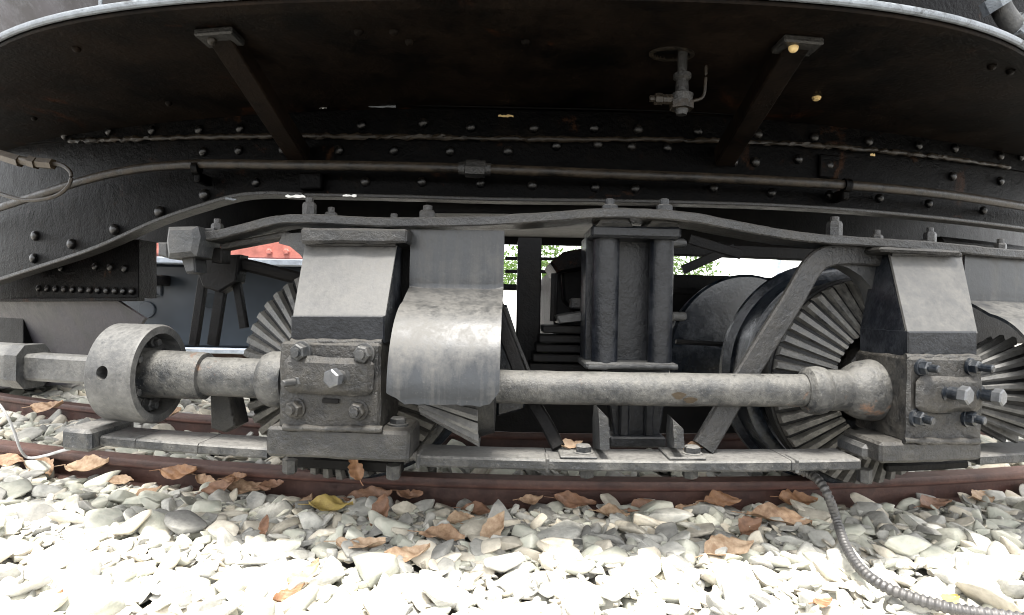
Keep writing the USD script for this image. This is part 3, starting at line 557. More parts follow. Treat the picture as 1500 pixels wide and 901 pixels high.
# pinion guards: sheet that drops flat, then bulges over the pinion
def guard(pxl, pxr, ytop, jag, seed):
    xl, xr = U(pxl, 390, 1.33)[0], U(pxr, 390, 1.33)[0]; zt = U((pxl + pxr) / 2, ytop, 1.33)[2]
    R = 0.172; cy, cz = SY, SZ_ + 0.006; prof = []
    for z in np.linspace(zt, cz + 0.205, 10): prof.append((1.33, z))
    a0, a1 = math.radians(62), math.radians(-172 + 0)
    p1 = (cy + R * math.cos(math.radians(100)) * 1, cz + R * math.sin(math.radians(100)))
    for t in np.linspace(0.15, 0.9, 6):               # ogee between sheet and cylinder
        prof.append((1.33 + (p1[0] - 1.33) * t ** 1.15, cz + 0.205 + (p1[1] - cz - 0.205) * t ** 1.3))
    for a in np.radians(np.linspace(100, 187, 26)): prof.append((cy + R * math.cos(a), cz + R * math.sin(a)))
    prof = np.array(prof); n = len(prof); g = np.random.default_rng(seed)
    t = np.gradient(prof, axis=0); t /= np.linalg.norm(t, axis=1)[:, None]; nn = np.stack([t[:, 1], -t[:, 0]], 1) * 0.007
    rings = []; xsn = np.linspace(xl, xr, 25)
    for i, x in enumerate(xsn):
        f = i / 24; cut = n - (g.uniform(0, 0.35) if jag else 0)
        if jag: cut -= max(0, (0.16 - f) / 0.16) * 2.0 + max(0, (f - 0.90) / 0.10) * 2.6
        pr = np.array([np.interp(np.linspace(0, cut - 1, n), np.arange(n), prof[:, k]) for k in (0, 1)]).T
        q = np.vstack([pr, (pr + nn)[::-1]])
        w = 0.0
        rings.append([(x, y + w, z) for y, z in q])
    v = loft(rings, cap=False); m = len(rings[0]); f = list(v.faces)
    for s in (0, len(rings) - 1):                      # close the two sides of the sheet
        o = s * m
        for k in range(n - 1):
            a, b, c2, d2 = o + k, o + k + 1, o + m - 2 - k, o + m - 1 - k
            f += [(a, b, c2), (a, c2, d2)] if s == 0 else [(a, c2, b), (a, d2, c2)]
    return trimesh.Trimesh(v.vertices, f, process=False)
truck.part('pinion_guard', guard(601, 738, 337, True, 3), 'guard', L=None, smooth=50, label='grey pinion guard with a ragged lower edge beside the left bearing box')
truck.part('pinion_guard', guard(1410, 1560, 369, False, 5), 'guard', L=None, smooth=50, label='grey pinion guard cut off by the right edge')

# weld beads, straps and lips that the light catches
for pts, z_ in (([(448, 357), (580, 358)], 1.288), ([(1305, 372), (1407, 373)], 1.288)):
    truck.part('lid_lip', rough_up(tube([U(*pts[0], z_), U((pts[0][0] + pts[1][0]) / 2, pts[0][1], z_), U(*pts[1], z_)], 0.006, 8, 12), 0.003, 50), 'arch', L=None)
for pts, z_ in (([(427, 500), (500, 501), (560, 501)], 1.168), ([(1326, 522), (1380, 523), (1432, 523)], 1.168), ([(416, 626), (490, 628), (560, 629)], 1.150), ([(1324, 645), (1380, 646), (1432, 646)], 1.150)):
    truck.part('grease_bead', rough_up(tube([U(x, y, z_) for x, y in pts], 0.007, 8, 14), 0.006, 45, int(pts[0][0])), 'cap', L=None)
for x0, x1, y in ((862, 992, 541),): truck.part('weld_bead', rough_up(tube([U(x0, y - 4, 1.345), U((x0 + x1) / 2, y - 5, 1.345), U(x1, y - 4, 1.345)], 0.006, 8, 16), 0.004, 60), 'dusty', L=None)
for x in (612, 802, 1168): 
    p = U(x, 670, 1.2)[0]; truck.part('joint_strap', cbox(p - 0.004, p + 0.004, 1.198, 1.25, ZB_ - 0.004, ZT + 0.003, 0.002), 'bar')
# wheels and ring gears
NT = 47
def ring_gear(ax):
    g = truck.part('ring_gear', loft([[(ax + r * math.cos(a), y, SZ_ + r * math.sin(a)) for r, y in ((0.140, 1.372), (0.262, 1.4425), (0.268, 1.456), (0.273, 1.458), (0.273, 1.50), (0.145, 1.50))] for a in np.linspace(0, 2 * math.pi, 73)], cap=False), 'gear', L=None)
    for k in range(NT):
        a = 2 * math.pi * (k + 0.3) / NT; ca, sa = math.cos(a), math.sin(a); p = []
        for r, y, w in ((0.142, 1.372, 0.0074), (0.264, 1.443, 0.0138)):
            for off, hgt in ((-w, 0.006), (-w * 0.55, -w * 1.25), (w * 0.55, -w * 1.25), (w, 0.006)):
                rr = r + (0.003 if r > 0.2 else 0)
                p.append((ax + rr * ca - off * sa, y + hgt, SZ_ + rr * sa + off * ca))
        truck.part('tooth', hull(p), 'tooth', g)
    return g
def wheel(ax, y0=1.50, mirror=1):
    Y = lambda d: y0 + d * mirror
    prof = [(0.0, 0.05), (0.14, 0.05), (0.16, 0.02), (WR - 0.055, 0.02), (WR - 0.035, 0.0), (WR - 0.008, 0.0), (WR, 0.006), (WR + 0.001, 0.10), (WR + 0.02, 0.115), (WR + 0.022, 0.13), (WR + 0.012, 0.14), (WR - 0.03, 0.142), (0.0, 0.142)]
    return loft([[(ax + r * math.cos(a), Y(d), SZ_ + r * math.sin(a)) for r, d in prof] for a in np.linspace(0, 2 * math.pi, 97)], cap=False)
for ax in (axL - 0.075, axR):
    truck.part('wheel', wheel(ax, 1.545), 'wheel', L=None)
    ring_gear(ax)
    truck.part('axle', stack(np.array([ax, 1.34, SZ_]), (0, 1, 0), [(0, 0.05), (1.2, 0.05)], 24), 'dark', c=C0)
    truck.part('hub', stack(np.array([ax, 1.36, SZ_]), (0, 1, 0), [(0, 0.085), (0.02, 0.105), (0.2, 0.12)], 30), 'arch')
    truck.part('wheel', wheel(ax, 2.36, -1), 'wheel', L=None, label='wheel on the far rail')
truck.done()

# ================================================================== LINE SHAFT
sh = Thing('drive_shaft', 'long dusty drive shaft with flanged joint drum running through the bearing boxes', 'drive shaft')
sx = lambda px: U(px, 560, SY)[0]
pxw = lambda r, px: r * (SY + C0 * (sx(px) - X0) ** 2) / F
# right-hand run
sh.part('shaft', rough_up(loft([[(x, SY + 0.0365 * math.cos(a), SZ_ + 0.0365 * math.sin(a)) for a in np.arange(40) * 2 * math.pi / 40] for x in np.linspace(sx(700), sx(1190), 60)]), 0.0012, 30), 'shaft', L=None)
sh.part('collar', lathe_x([(sx(1176), 0.040), (sx(1182), 0.052), (sx(1196), 0.055), (sx(1205), 0.052), (sx(1208), 0.047), (sx(1255), 0.046)], SY, SZ_), 'shaft')
sh.part('end_flange', lathe_x([(sx(1236), 0.044), (sx(1243), 0.055), (sx(1256), 0.066), (sx(1274), 0.071), (sx(1290), 0.066), (sx(1302), 0.054), (sx(1306), 0.035)], SY, SZ_), 'shaft')
sh.part('shaft', lathe_x([(sx(1305), 0.03), (sx(1480), 0.03)], SY, SZ_), 'shaft')
for px_, a_ in ((988, -1.2), (1005, -1.5)):
    x_ = sx(px_); patch = [(x_ + 0.014 * math.cos(t) * (1 + .3 * math.sin(3 * t)), a_ + 0.22 * math.sin(t)) for t in np.arange(14) * 2 * math.pi / 14]
    sh.part('bare_spot', loft([[(x, SY + r_ * math.sin(a - 0.6) , SZ_ + r_ * math.cos(a - 0.6)) for x, a in patch] for r_ in (0.036, 0.0382)]), 'brass', L=None, label='bare orange brown spot on the shaft')
# pinions
def pinion(ax, tag_):
    c = sh.part('pinion', lathe_x([(ax + 0.135, 0.030), (ax + 0.137, 0.060), (ax + 0.262, 0.112), (ax + 0.30, 0.100), (ax + 0.302, 0.03)], SY, SZ_, 36), 'gear', label=tag_)
    for k in range(22):
        a = 2 * math.pi * (k + 0.35) / 22; p = []
        for x, r, w in ((ax + 0.137, 0.058, 0.0060), (ax + 0.268, 0.116, 0.0115)):
            for off, h in ((-w, 0), (-w * .5, w * 1.3), (w * .5, w * 1.3), (w, 0)):
                rr = r + h; p.append((x, SY + rr * math.cos(a) - off * math.sin(a), SZ_ + rr * math.sin(a) + off * math.cos(a)))
        sh.part('tooth', hull(p), 'dustier', c)
pinion(axL + 0.02, 'pinion under the left guard'); pinion(axR, 'pinion under the right guard')
# left-hand run
sh.part('shaft', rough_up(loft([[(x, SY + 0.045 * math.cos(a), SZ_ + 0.045 * math.sin(a)) for a in np.arange(40) * 2 * math.pi / 40] for x in np.linspace(sx(296), sx(420), 20)]), 0.001, 30), 'shaft', L=None)
sh.part('collar', lathe_x([(sx(384), 0.046), (sx(388), 0.056), (sx(398), 0.063), (sx(416), 0.064), (sx(422), 0.058), (sx(424), 0.045)], SY, SZ_), 'shaft')
sh.part('sleeve', rough_up(lathe_x([(sx(205), 0.075), (sx(214), 0.062), (sx(230), 0.056), (sx(296), 0.055), (sx(302), 0.054), (sx(304), 0.045)], SY, SZ_), 0.0015, 26), 'shaft')
# joint drum: a cup open to the right, web at the left
x0, x1 = sx(171), sx(236); R = 0.117
dr = T(Manifold(m3.Mesh(*(lambda m: (np.ascontiguousarray(m.vertices, np.float32), np.ascontiguousarray(m.faces, np.uint32)))(lathe_x([(x0, R - 0.008), (x0 + 0.008, R), (x1 - 0.006, R), (x1, R - 0.004)], SY, SZ_, 64)))))
man = lambda m: Manifold(m3.Mesh(np.ascontiguousarray(m.vertices, np.float32), np.ascontiguousarray(m.faces, np.uint32)))
pin = stack(np.array([(x0 + x1) / 2 - 0.008, SY, SZ_ + 0.006]), (0, -1, 0.05), [(0, 0.0155), (0.2, 0.0155)], 24)
drum = T(man(dr) - man(lathe_x([(x1 - 0.040, R - 0.026), (x1 + 0.01, R - 0.020)], SY, SZ_, 64)) - man(pin))
dp = sh.part('joint_drum', drum, 'dustier', L=None)
for a in (-100, -40, 20, 80, 140, 200):
    t = math.radians(a + 8); sh.part('bolt', bolt([x1 - 0.039, SY + 0.078 * math.cos(t), SZ_ + 0.075 * math.sin(t)], (1, 0, 0), .015, .020, .012), 'dusty', dp)
# squared slip shaft and its sleeve
def sqbar(xa_, xb_, h, c):
    return loft([[(x, SY + b, SZ_ + a) for a, b in rect(-h, h, -h, h, c)] for x in np.linspace(xa_, xb_, 8)])
sh.part('slip_shaft', sqbar(sx(30), sx(172), 0.033, 0.008), 'dustier', L=None)
sh.part('slip_sleeve', sqbar(sx(-90), sx(34), 0.053, 0.024), 'dustier', L=None)
sh.part('slip_sleeve_rim', sqbar(sx(32), sx(50), 0.055, 0.024), 'dusty', L=None)
sh.done()

# ================================================================== TRACK AND GROUND
def rail(name, y0, label, sgn):
    prof = [(0.0, 0.0), (0.052, 0.0), (0.056, -0.006), (0.056, -0.022), (0.036, -0.034), (0.034, -0.075), (0.078, -0.088), (0.078, -0.098), (-0.022, -0.098), (-0.022, -0.088), (0.022, -0.075), (0.020, -0.034), (0.0, -0.024), (-0.004, -0.018), (-0.004, -0.006)]
    m = loft([[(x, y0 + a, RT + b) for a, b in prof] for x in np.linspace(-3.2, 3.4, 120)])
    single(name, m, 'rail', label, 'rail', c=CR, L=None)
rail('rail', 1.600, 'rusty brown rail in front, running along the ballast below the side bar', 1)
rail('rail', 2.215, 'rusty rail farther back, behind the wheels of the truck', 1)

GZ = -0.555
def gz(x, y):
    """Height of the ballast bed, y before bending."""
    x, y = np.asarray(x, float), np.asarray(y, float)
    p = np.stack([x * 5, y * 5, x * 0], -1)
    h = GZ + 0.026 * (meshkit.fbm(p, 3, 3) - 0.5)
    bump_ = np.interp(y, [0.8, 1.35, 1.55, 1.58, 1.70, 2.2, 2.35, 2.6, 4.0], [-0.006, -0.004, -0.008, -0.010, 0.012, 0.006, 0.03, 0.03, 0.0])
    return h + bump_
gx = np.concatenate([np.linspace(-60, -4, 16), np.linspace(-3.5, 3.8, 150), np.linspace(4.2, 60, 16)])
gy = np.concatenate([np.linspace(-40, 0.2, 14), np.linspace(0.4, 3.4, 70), np.linspace(3.8, 70, 24)])
GX, GY = np.meshgrid(gx, gy, indexing='ij'); HH = gz(GX, GY) - 0.012
bx = np.clip(GX, -4.5, 4.5)
V = np.stack([GX, GY + CR * (bx - X0) ** 2 * np.clip(1 - (GY - 3) / 4, 0, 1) * np.clip(1 + GY, 0, 1), HH], -1).reshape(-1, 3)
ny = len(gy); I = (np.arange(len(gx) - 1)[:, None] * ny + np.arange(ny - 1)).ravel()
Fc = np.vstack([np.stack([I, I + ny, I + ny + 1], 1), np.stack([I, I + ny + 1, I + 1], 1)])
gr = Thing('ground', 'ground of loose pale ballast round the rails', None, kind='structure', origin=(0, 0, 0))
gr.part('ballast_bed', trimesh.Trimesh(V, Fc, process=False), 'ground', c=0, smooth=True, L=None)

def stone_mesh(seed):
    g = np.random.default_rng(seed); n = int(g.integers(9, 16)); ang = g.normal(size=(n, 3)); ang /= np.linalg.norm(ang, axis=1)[:, None]
    ang = np.sign(ang) * np.abs(ang) ** g.uniform(0.6, 1.0)
    ax_ = np.array([g.uniform(0.95, 1.5), g.uniform(0.7, 1.1), g.uniform(0.26, 0.56)])
    m = hull(ang * ax_ * g.uniform(0.8, 1.1, (n, 1)))
    b = T(man(m).refine(4)); b.merge_vertices()
    b = trimesh.smoothing.filter_laplacian(b, lamb=0.5, iterations=int(g.integers(1, 3)))
    return rough_up(b, 0.03, 3.0, seed)
NV = 24
stones = [stone_mesh(100 + i) for i in range(NV)]
def rot(rx, ry, rz):
    return trimesh.transformations.euler_matrix(rx, ry, rz)[:3, :3]
STM = (['stone_grey'] * 3 + ['stone_green'] * 4 + ['stone_cream'] * 3 + ['stone_dark'] * 2) * 2
def scatter(xr, yr, step, size, seed, layers=1, lift=0.0):
    g = np.random.default_rng(seed); out = []
    for L_ in range(layers):
        for x in np.arange(xr[0], xr[1], step):
            for y in np.arange(yr[0], yr[1], step * 0.8):
                X_, Y_ = x + g.uniform(-.5, .5) * step, y + g.uniform(-.5, .5) * step * .8
                s = min(size * float(np.exp(g.normal(0, 0.36))), size * 1.75)
                out.append((X_, Y_, float(gz(X_, Y_)) + lift + L_ * size * 0.5 + g.uniform(-.2, .35) * s, s, g.normal(0, .34), g.normal(0, .34), g.uniform(0, 6.28), int(g.integers(NV))))
    return out
CL = lambda s: (not (1.585 < s[1] < 1.685 and s[2] > RT - 0.08)) and (not (2.19 < s[1] < 2.30 and s[2] > RT - 0.07))
near = [s for s in scatter((-1.75, 1.95), (0.86, 1.60), 0.047, 0.030, 11, 2) if CL(s)]
fines = [s for s in scatter((-1.75, 1.95), (0.9, 1.60), 0.034, 0.012, 15, 1, 0.016) if CL(s)]
back = [s for s in scatter((-2.6, 2.8), (1.66, 2.20), 0.055, 0.032, 12, 1, 0.006) + scatter((-3.4, 3.2), (2.3, 4.2), 0.075, 0.040, 13, 1) if CL(s)]
def seen(s):
    z = s[2]; Y_ = s[1] + CR * (s[0] - X0) ** 2
    px, py = 750 + F * s[0] / Y_, 450 - F * z / Y_ + ROLL * (F * s[0] / Y_)
    return s[3] * F / Y_ if (-20 < px < 1520 and py < 912) else 0.0
order = sorted(range(len(near)), key=lambda i: -seen(near[i]) - 6 * (near[i][2] > gz(near[i][0], near[i][1]) + 0.01))
big = set(order[:298])
for i in sorted(big):
    x, y, z, s, rx, ry, rz, k = near[i]
    m = stones[k].copy(); v = m.vertices * s @ rot(rx, ry, rz).T
    v = v + [x, y + CR * (x - X0) ** 2, z]
    gr.part('stone', trimesh.Trimesh(v, m.faces, process=False), STM[k], c=0, smooth=35, L=None)
gr.done()
rest = [s for i, s in enumerate(near) if i not in big] + fines + back
pi = UsdGeom.PointInstancer.Define(stage, '/World/ground/loose_stones')
pi.GetPrim().SetCustomDataByKey('kind', 'stuff')
for k, m in enumerate(stones):
    usdkit.mesh(stage, f'/World/ground/loose_stones/stone_shape_{k:03d}', m, M[STM[k]], smooth=35)
    pi.CreatePrototypesRel().AddTarget(f'/World/ground/loose_stones/stone_shape_{k:03d}')
pos, ori, scl, ids = [], [], [], []
for x, y, z, s, rx, ry, rz, k in rest:
    pos.append((x * S, (y + CR * (x - X0) ** 2) * S, z * S + CAM_H)); q = trimesh.transformations.quaternion_from_euler(rx, ry, rz)
    ori.append(Gf.Quath(float(q[0]), float(q[1]), float(q[2]), float(q[3]))); scl.append((s * S,) * 3); ids.append(k)
pi.CreatePositionsAttr(Vt.Vec3fArray.FromNumpy(np.array(pos, np.float32))); pi.CreateOrientationsAttr(Vt.QuathArray(ori))
pi.CreateScalesAttr(Vt.Vec3fArray.FromNumpy(np.array(scl, np.float32))); pi.CreateProtoIndicesAttr(Vt.IntArray(ids))

# ================================================================== FALLEN LEAVES
def leaf(L_, w, curl, fold, wave, seed):
    g = np.random.default_rng(seed); n, m = 25, 13; v = []
    ph, p2, bendx, asym = g.uniform(0, 6.28), g.uniform(0, 6.28), g.uniform(-.12, .12), g.uniform(.75, 1.0)
    bite = g.uniform(.15, .85, 2); depth = g.uniform(0.0, .45, 2); sharp = g.uniform(.7, 1.15)
    for i in range(n):
        t = i / (n - 1); hw = w * math.sin(math.pi * t ** g.uniform(.849, .851)) ** sharp + 0.0012
        for j in range(m):
            s = (j / (m - 1) - 0.5) * 2; h = hw * (asym if s < 0 else 1.0)
            k = (0 if s < 0 else 1); h *= 1 - depth[k] * math.exp(-((t - bite[k]) / .05) ** 2)
            h *= 1 + 0.06 * math.sin(31 * t + ph) + 0.05 * math.sin(17 * t + p2 * s)
            x = (t - 0.5) * L_; y = s * h + bendx * L_ * (2 * t - 1) ** 2
            vein = 0.010 * L_ * (abs((t * 9 - abs(s) * 1.6) % 1 - .5) - .25) * (1 - s * s)
            v.append((x, y, curl * L_ * (2 * t - 1) ** 2 * 0.8 + fold * abs(s) ** 1.4 * h + wave * L_ * math.sin(6 * t + ph + 2.4 * s) * 0.25 + wave * L_ * .12 * math.sin(14 * t + 5 * s + p2) + vein))
    f = []
    for i in range(n - 1):
        for j in range(m - 1):
            a = i * m + j; f += [(a, a + m, a + m + 1), (a, a + m + 1, a + 1)]
    v = np.array(v); k = len(v)                        # a real thin blade: two skins and an edge
    rim = [j for j in range(m)] + [i * m + m - 1 for i in range(1, n)] + [(n - 1) * m + j for j in range(m - 2, -1, -1)] + [i * m for i in range(n - 2, 0, -1)]
    F2 = f + [(c + k, b + k, a + k) for a, b, c in f]
    for a, b in zip(rim, rim[1:] + rim[:1]): F2 += [(a, b, b + k), (a, b + k, a + k)]
    blade = trimesh.Trimesh(np.vstack([v, v - [0, 0, 0.0009]]), F2, process=False)
    e = v[m // 2]
    stem = sweep(smooth_path([e + [0.04 * L_, 0, 0], e - [0.1 * L_, 0, 0], e - [0.24 * L_, 0.03 * L_, -0.02 * L_]], 4), circ(0.0011, 6))
    return cat(blade, stem)
LV = [  # px, py, length px, turn, tone, tilt, curl, label
    (14, 676, 62, 10, 'tan', .25, .2, 'tan dry leaf by the rail at the left edge'), (62, 688, 60, -20, 'tan', .3, .25, 'tan dry leaf just right of the leftmost leaf, below the grey cable'),
    (128, 686, 58, 25, 'peach', .4, .3, 'pale curled dry leaf against the rail, third from the left'), (262, 694, 52, 10, 'orange', .7, .3, 'rust orange dry leaf propped against the rail at left'),
    (322, 716, 46, 30, 'brown', .8, .2, 'brown dry leaf standing up among grey stones left of the bearing box'), (364, 718, 62, 5, 'tan', .3, .25, 'tan dry leaf lying flat beneath the left bearing box'),
    (216, 724, 40, 60, 'tan', .3, .2, 'small tan dry leaf lying apart at left between pale stones'), (484, 742, 60, 5, 'yellow', .2, .15, 'yellowish dry leaf lying on stones below the left bearing box'),
    (540, 730, 64, 15, 'brown', .5, .4, 'curled brown dry leaf below the left bearing box, near the rail'), (522, 686, 34, 120, 'orange', 1.1, .1, 'bright orange leaf hanging in front of the rail'),
    (528, 800, 66, 8, 'peach', .15, .2, 'broad peach coloured dry leaf left of the middle foreground'), (724, 776, 56, 60, 'peach', .8, .15, 'upright peach coloured dry leaf near the middle'),
    (648, 784, 62, -5, 'tan', .2, .15, 'flat tan dry leaf left of the upright peach coloured leaf'), (598, 816, 62, 20, 'peach', .3, .45, 'rolled peach leaf in the middle foreground'),
    (448, 846, 50, 55, 'peach', .4, .6, 'curled peach leaf in the sunlit foreground at left'), (424, 872, 44, 40, 'orange', .4, .6, 'curled orange brown leaf at the bottom left of the middle'),
    (1056, 733, 50, 0, 'orange', .5, .3, 'rust orange dry leaf by the rail right of the columns'), (1168, 735, 52, -8, 'orange', .5, .35, 'rust orange dry leaf left of the ribbed conduit'),
    (1140, 760, 84, -15, 'tan', .2, .15, 'broad tan dry leaf left of the ribbed conduit'), (1066, 806, 80, 20, 'peach', .2, .2, 'long peach coloured leaf among pale stones right of the middle'),
    (940, 742, 50, 20, 'brown', .4, .3, 'brown dry leaf below the columns'), (842, 738, 56, -10, 'brown', .4, .3, 'brown dry leaf by the rail left of the columns'),
    (1096, 772, 42, 35, 'brown', .6, .5, 'small curled brown leaf below the tan leaf near the conduit'), (1366, 738, 52, 5, 'brown', .4, .35, 'brown dry leaf by the rail beneath the right bearing box'),
    (74, 886, 40, 70, 'orange', .5, .5, 'small orange leaf in the bottom left corner'), (388, 772, 30, 100, 'brown', .7, .5, 'small brown leaf between white stones at left'),
    (700, 748, 44, -5, 'brown', .3, .3, 'brown dry leaf under the rail near the middle'), (1392, 880, 34, 30, 'yellow', .3, .2, 'yellow leaf beside the conduit in the bottom right corner'),
    (1206, 884, 30, 10, 'orange', .3, .4, 'small orange leaf scrap left of the conduit end'), (558, 752, 48, 80, 'brown', .8, .5, 'brown dry leaf standing between stones right of the yellowish leaf'),
    (245, 608, 40, 40, 'tan', .6, .4, 'tan leaf on the stones behind the joint drum'), (70, 598, 46, 20, 'tan', .5, .4, 'tan dry leaf between the rails at the left edge'), (1020, 640, 30, 20, 'tan', .5, .3, 'small tan leaf behind the side bar right of the columns'),
    (300, 706, 36, -15, 'tan', .4, .3, 'small tan leaf against the rail left of the standing brown leaf'), (398, 712, 34, 20, 'brown', .5, .5, 'small brown leaf by the rail beneath the left bearing box'),
    (448, 736, 30, 60, 'tan', .4, .4, 'small tan leaf just left of the yellowish leaf'), (600, 726, 36, 0, 'brown', .4, .3, 'brown leaf half hidden by stones below the pinion guard'),
    (676, 762, 40, 10, 'peach', .3, .3, 'pale leaf above the flat tan leaf near the middle'), (778, 734, 34, 15, 'tan', .4, .4, 'small tan leaf by the rail below the leaning brace'),
    (898, 752, 44, -10, 'peach', .3, .3, 'pale leaf below the left lug of the columns'), (1008, 746, 36, 15, 'tan', .4, .4, 'small tan leaf left of the rust orange leaf by the rail'),
    (1268, 742, 34, 0, 'tan', .4, .4, 'small tan leaf right of the ribbed conduit by the rail'), (1440, 730, 40, 10, 'peach', .4, .4, 'pale leaf by the rail near the right edge'),
    (180, 704, 36, 10, 'peach', .4, .3, 'pale leaf by the rail right of the curled third leaf'), (345, 700, 30, 20, 'orange', .5, .3, 'small orange leaf tucked against the rail left of the bearing box'),
    (836, 644, 34, 10, 'peach', .5, .3, 'pale leaf resting on the side bar at the foot of the left lug')]
for i, (px_, py_, ln, turn, tone, tilt, curl, lab) in enumerate(LV):
    if i == 9: p = U(px_, py_, 1.315, CR); p[2] = p[2]
    elif py_ < 650:
        p = U(px_, py_, 1.275 if px_ > 700 else 1.75, C0 if px_ > 700 else CR)
        if px_ > 700: p = np.array([p[0], 1.275 + (C0 - CR) * (p[0] - X0) ** 2, ZT + 0.012])
    else:
        p = Uz(px_, py_, GZ + 0.04, CR)
        for _ in range(4): p = Uz(px_, py_, float(gz(p[0], min(p[1], 1.575))) + (0.030 if tilt < .55 else 0.040), CR)
        p[1] = min(p[1], 1.57)
        q = U(px_, py_, p[1], CR); p = q
    Zd = p[1] + CR * (p[0] - X0) ** 2; L_ = ln * Zd / F * 1.1
    m = leaf(L_, L_ * (0.22 + 0.1 * ((i * 7) % 5) / 5), curl * 0.45, 0.25 + 0.3 * ((i * 3) % 4) / 4, 0.16, i)
    R3 = rot(0, 0, math.radians(turn)); v = m.vertices @ R3.T @ rot(tilt, 0, 0).T
    v[:, 1] += p[0] * 0
    m.vertices = v + p
    single('dry_leaf', m, 'leaf_' + tone, lab, 'leaf', group='fallen dry leaves', c=CR, smooth=60, L=None)

# ================================================================== CONDUIT AND CABLE
cp = [np.array([U(x, y, 1.335)[0], 1.335, ZB_ - 0.014]) for x, y in ((560, 684), (700, 688), (850, 692), (1000, 692), (1120, 690))]
def on_ground(x, y, z): return Uz(x, y, z, CR) + [0, (CR - C0) * (Uz(x, y, z, CR)[0] - X0) ** 2, 0]
cp += [U(1175, 690, 1.33), U(1198, 702, 1.29), U(1214, 728, 1.26)] + [on_ground(x, y, z) for x, y, z in ((1226, 762, -0.47), (1238, 797, -0.495), (1258, 830, -0.505), (1292, 857, -0.51), (1340, 876, -0.512), (1400, 892, -0.512), (1470, 902, -0.512), (1560, 915, -0.512), (1700, 930, -0.515))]
path = smooth_path(cp, 40); d = np.r_[0, np.cumsum(np.linalg.norm(np.diff(path, axis=0), axis=1))]
sN = np.arange(0, d[-1], 0.0028); path = np.stack([np.interp(sN, d, path[:, k]) for k in range(3)], 1)
single('conduit', sweep(path, lambda i: circ(0.0112 if i % 4 < 2 else 0.0092, 10)), 'conduit', 'grey ribbed flexible conduit hanging from the side bar onto the ballast', 'conduit', L=None, smooth=50)
cb = [U(-60, 540, 1.40), U(-20, 572, 1.40), U(5, 600, 1.40), U(20, 630, 1.42), U(30, 658, 1.46), U(42, 670, 1.50), U(66, 667, 1.48), U(90, 660, 1.42), U(112, 655, 1.36)]
single('cable', tube(cb, 0.0042, 10, 10), 'cable', 'thin grey cable looping over the rail at the left edge', 'cable', L=None)

# ================================================================== BEYOND THE TRACK
fv = Thing('rail_vehicle', 'dark blue grey rail vehicle with a red body band, seen beneath the locomotive at left', 'rail vehicle')
ZF = 4.2
def P0(x, y, Z): s = slopes(x, y); return np.array([s[0] * Z, Z, s[1] * Z])
xl, xr = -4.8, P0(478, 400, ZF)[0]
zz = lambda y: P0(320, y, ZF)[2]
body = fv.part('tank', cbox(xl, xr, ZF, ZF + 1.9, zz(508), zz(388), 0.02), 'tank', c=0)
fv.part('red_band', cbox(xl, xr, ZF - 0.06, ZF + 1.96, zz(378), zz(300), 0.01), 'red', c=0)
fv.part('ledge', cbox(xl, xr, ZF - 0.12, ZF + 1.9, zz(388), zz(379), 0.005), 'trim', c=0)
fv.part('ledge', cbox(xl, xr, ZF - 0.10, ZF + 1.9, zz(516), zz(509), 0.005), 'trim', c=0)
for x in (209, 232, 395, 420):
    p = P0(x, 368, ZF - 0.06); fv.part('bolt', bolt([p[0], ZF - 0.06, p[2]], (0, -1, 0), 0.02, 0.02, washer=False), 'red', c=0)
a, b = P0(203, 408, ZF), P0(238, 433, ZF); fv.part('hatch', cbox(a[0], b[0], ZF - 0.02, ZF + 0.01, b[2], a[2], 0.006), 'tank', body, c=0)
fv.part('hatch_step', cbox(a[0], b[0] - 0.03, ZF - 0.05, ZF - 0.02, b[2], b[2] + 0.018, 0.003), 'trim', body, c=0)
p = P0(216, 453, ZF); fv.part('round_cover', stack(p, (0, -1, 0), [(-0.01, 0.06), (0.012, 0.06), (0.016, 0.055)], 28), 'tank', body, c=0)
p = P0(308, 440, ZF); fv.part('round_vent', cat(stack(p, (0, -1, 0), [(-0.01, 0.055), (0.01, 0.055)], 24)), 'glassy', body, c=0)
for x in (308, 385): 
    p = P0(x, 498, ZF); fv.part('bolt', bolt(p, (0, -1, 0), 0.014, 0.015, washer=False), 'trim', body, c=0)
fv.part('coupler', cat(cbox(P0(200, 420, ZF - .2)[0], P0(226, 420, ZF - .2)[0], ZF - 0.2, ZF, zz(420), zz(405), 0.01)), 'dark', c=0)
fv.part('sole_bar', cbox(xl, xr, ZF + 0.1, ZF + 1.8, zz(545), zz(517), 0.01), 'rail', c=0)
for X_ in (-3.4, -2.2):
    fv.part('wheel', stack(np.array([X_, ZF + 0.3, -0.28]), (0, 1, 0), [(0, 0.24), (0.02, 0.27), (0.1, 0.27), (0.11, 0.30), (0.13, 0.30)], 36), 'wheel', c=0)
fv.done()

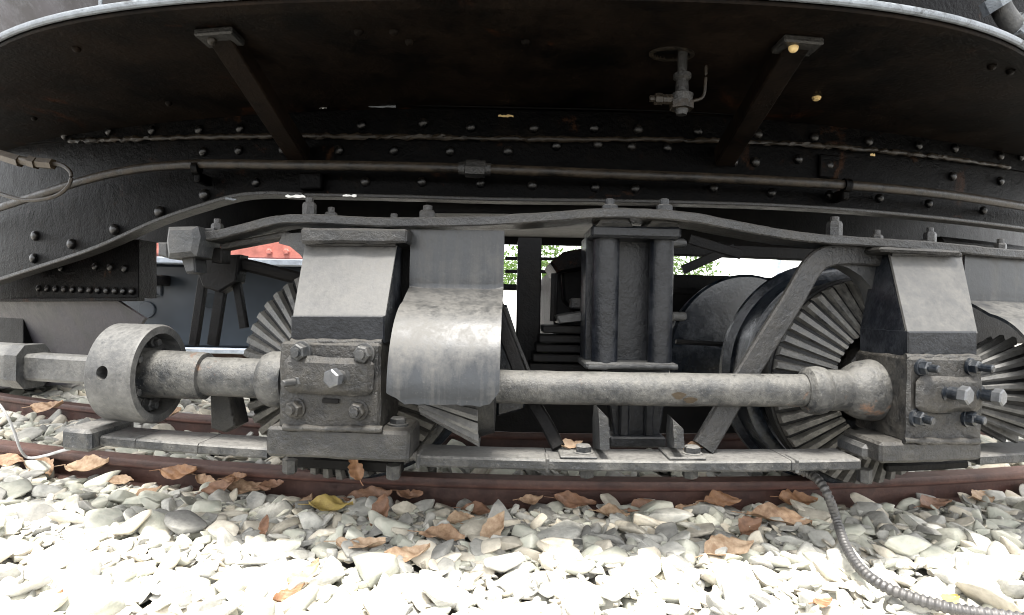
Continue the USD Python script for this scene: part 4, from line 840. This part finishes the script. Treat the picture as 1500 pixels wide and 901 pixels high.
wl = Thing('garden_wall', 'low white wall below the green shrubs, seen past the middle of the truck', 'wall')
zg = GZ - 0.01
wl.part('wall', cbox(-0.9, 2.2, 7.6, 7.8, zg, 0.26, 0.01), 'white', c=0)
wl.part('coping', cbox(-0.92, 2.22, 7.57, 7.83, 0.262, 0.30, 0.01), 'white', c=0)
wl.done()
def shrub(cx, cy, r, h, label, seed, n=3200):
    g = np.random.default_rng(seed); t = Thing('shrub', label, 'shrub', group='shrubs behind the wall'); V_, F_ = [], []
    cl = [(g.uniform(-.7, .7) * r, g.uniform(-.5, .5) * r, g.uniform(.15, .95) * h, g.uniform(.25, .45) * r) for _ in range(14)]
    for i in range(n):
        c_ = cl[g.integers(len(cl))]; d_ = g.normal(size=3); d_ /= np.linalg.norm(d_)
        p = np.array([cx + c_[0], cy + c_[1], zg + c_[2]]) + d_ * c_[3] * g.uniform(.5, 1.05)
        a = g.normal(size=3); a /= np.linalg.norm(a); b = np.cross(a, d_ + 0.3 * g.normal(size=3)); b /= np.linalg.norm(b) + 1e-9
        l_ = g.uniform(.025, .05); w_ = l_ * .4; k = len(V_)
        V_ += [p - a * l_, p + b * w_ + d_ * .01, p + a * l_, p - b * w_ + d_ * .01]; F_ += [(k, k + 1, k + 2), (k, k + 2, k + 3)]
    t.part('crown', trimesh.Trimesh(np.array(V_), F_, process=False), 'leaf_green', c=0, smooth=False, L=None)
    for j in range(4):
        e = np.array([cx + g.uniform(-.4, .4) * r, cy + g.uniform(-.3, .3) * r, zg + h * .75])
        t.part('stem', sweep(smooth_path([np.array([cx, cy, zg - .03]), (np.array([cx, cy, zg]) + e) / 2 + g.normal(size=3) * .05, e], 4), circ(0.02, 7)), 'bark', c=0, L=None)
    t.done()
shrub(-0.55, 8.5, 0.95, 1.75, 'green shrub behind the white wall, seen left of the dark inner post', 1)
shrub(0.65, 8.7, 1.0, 1.7, 'green shrub behind the white wall, seen right of the dark inner post', 2)
shrub(2.6, 9.2, 1.0, 1.5, 'green shrub behind the white wall, seen right of the columns', 3)
hb = Thing('white_building', 'white building with a framed door seen above the right wheel', 'building')
hb.part('wall', cbox(3.4, 9.5, 11.0, 14.0, zg, 3.0, 0.02), 'white', c=0)
hb.part('roof', cbox(3.2, 9.7, 10.8, 14.2, 3.002, 3.15, 0.02), 'tank', c=0)
p = P0(1142, 400, 11.0)
dpath = hb.part('door', cbox(p[0], p[0] + 0.9, 10.97, 11.02, zg, 1.0, 0.01), 'white', c=0)
hb.part('door_frame', cat(cbox(p[0] - 0.05, p[0], 10.95, 11.02, zg, 1.05, 0.004), cbox(p[0] + 0.9, p[0] + 0.95, 10.95, 11.02, zg, 1.05, 0.004), cbox(p[0], p[0] + 0.9, 10.95, 11.02, 1.001, 1.05, 0.004)), 'trim', dpath, c=0)
hb.done()
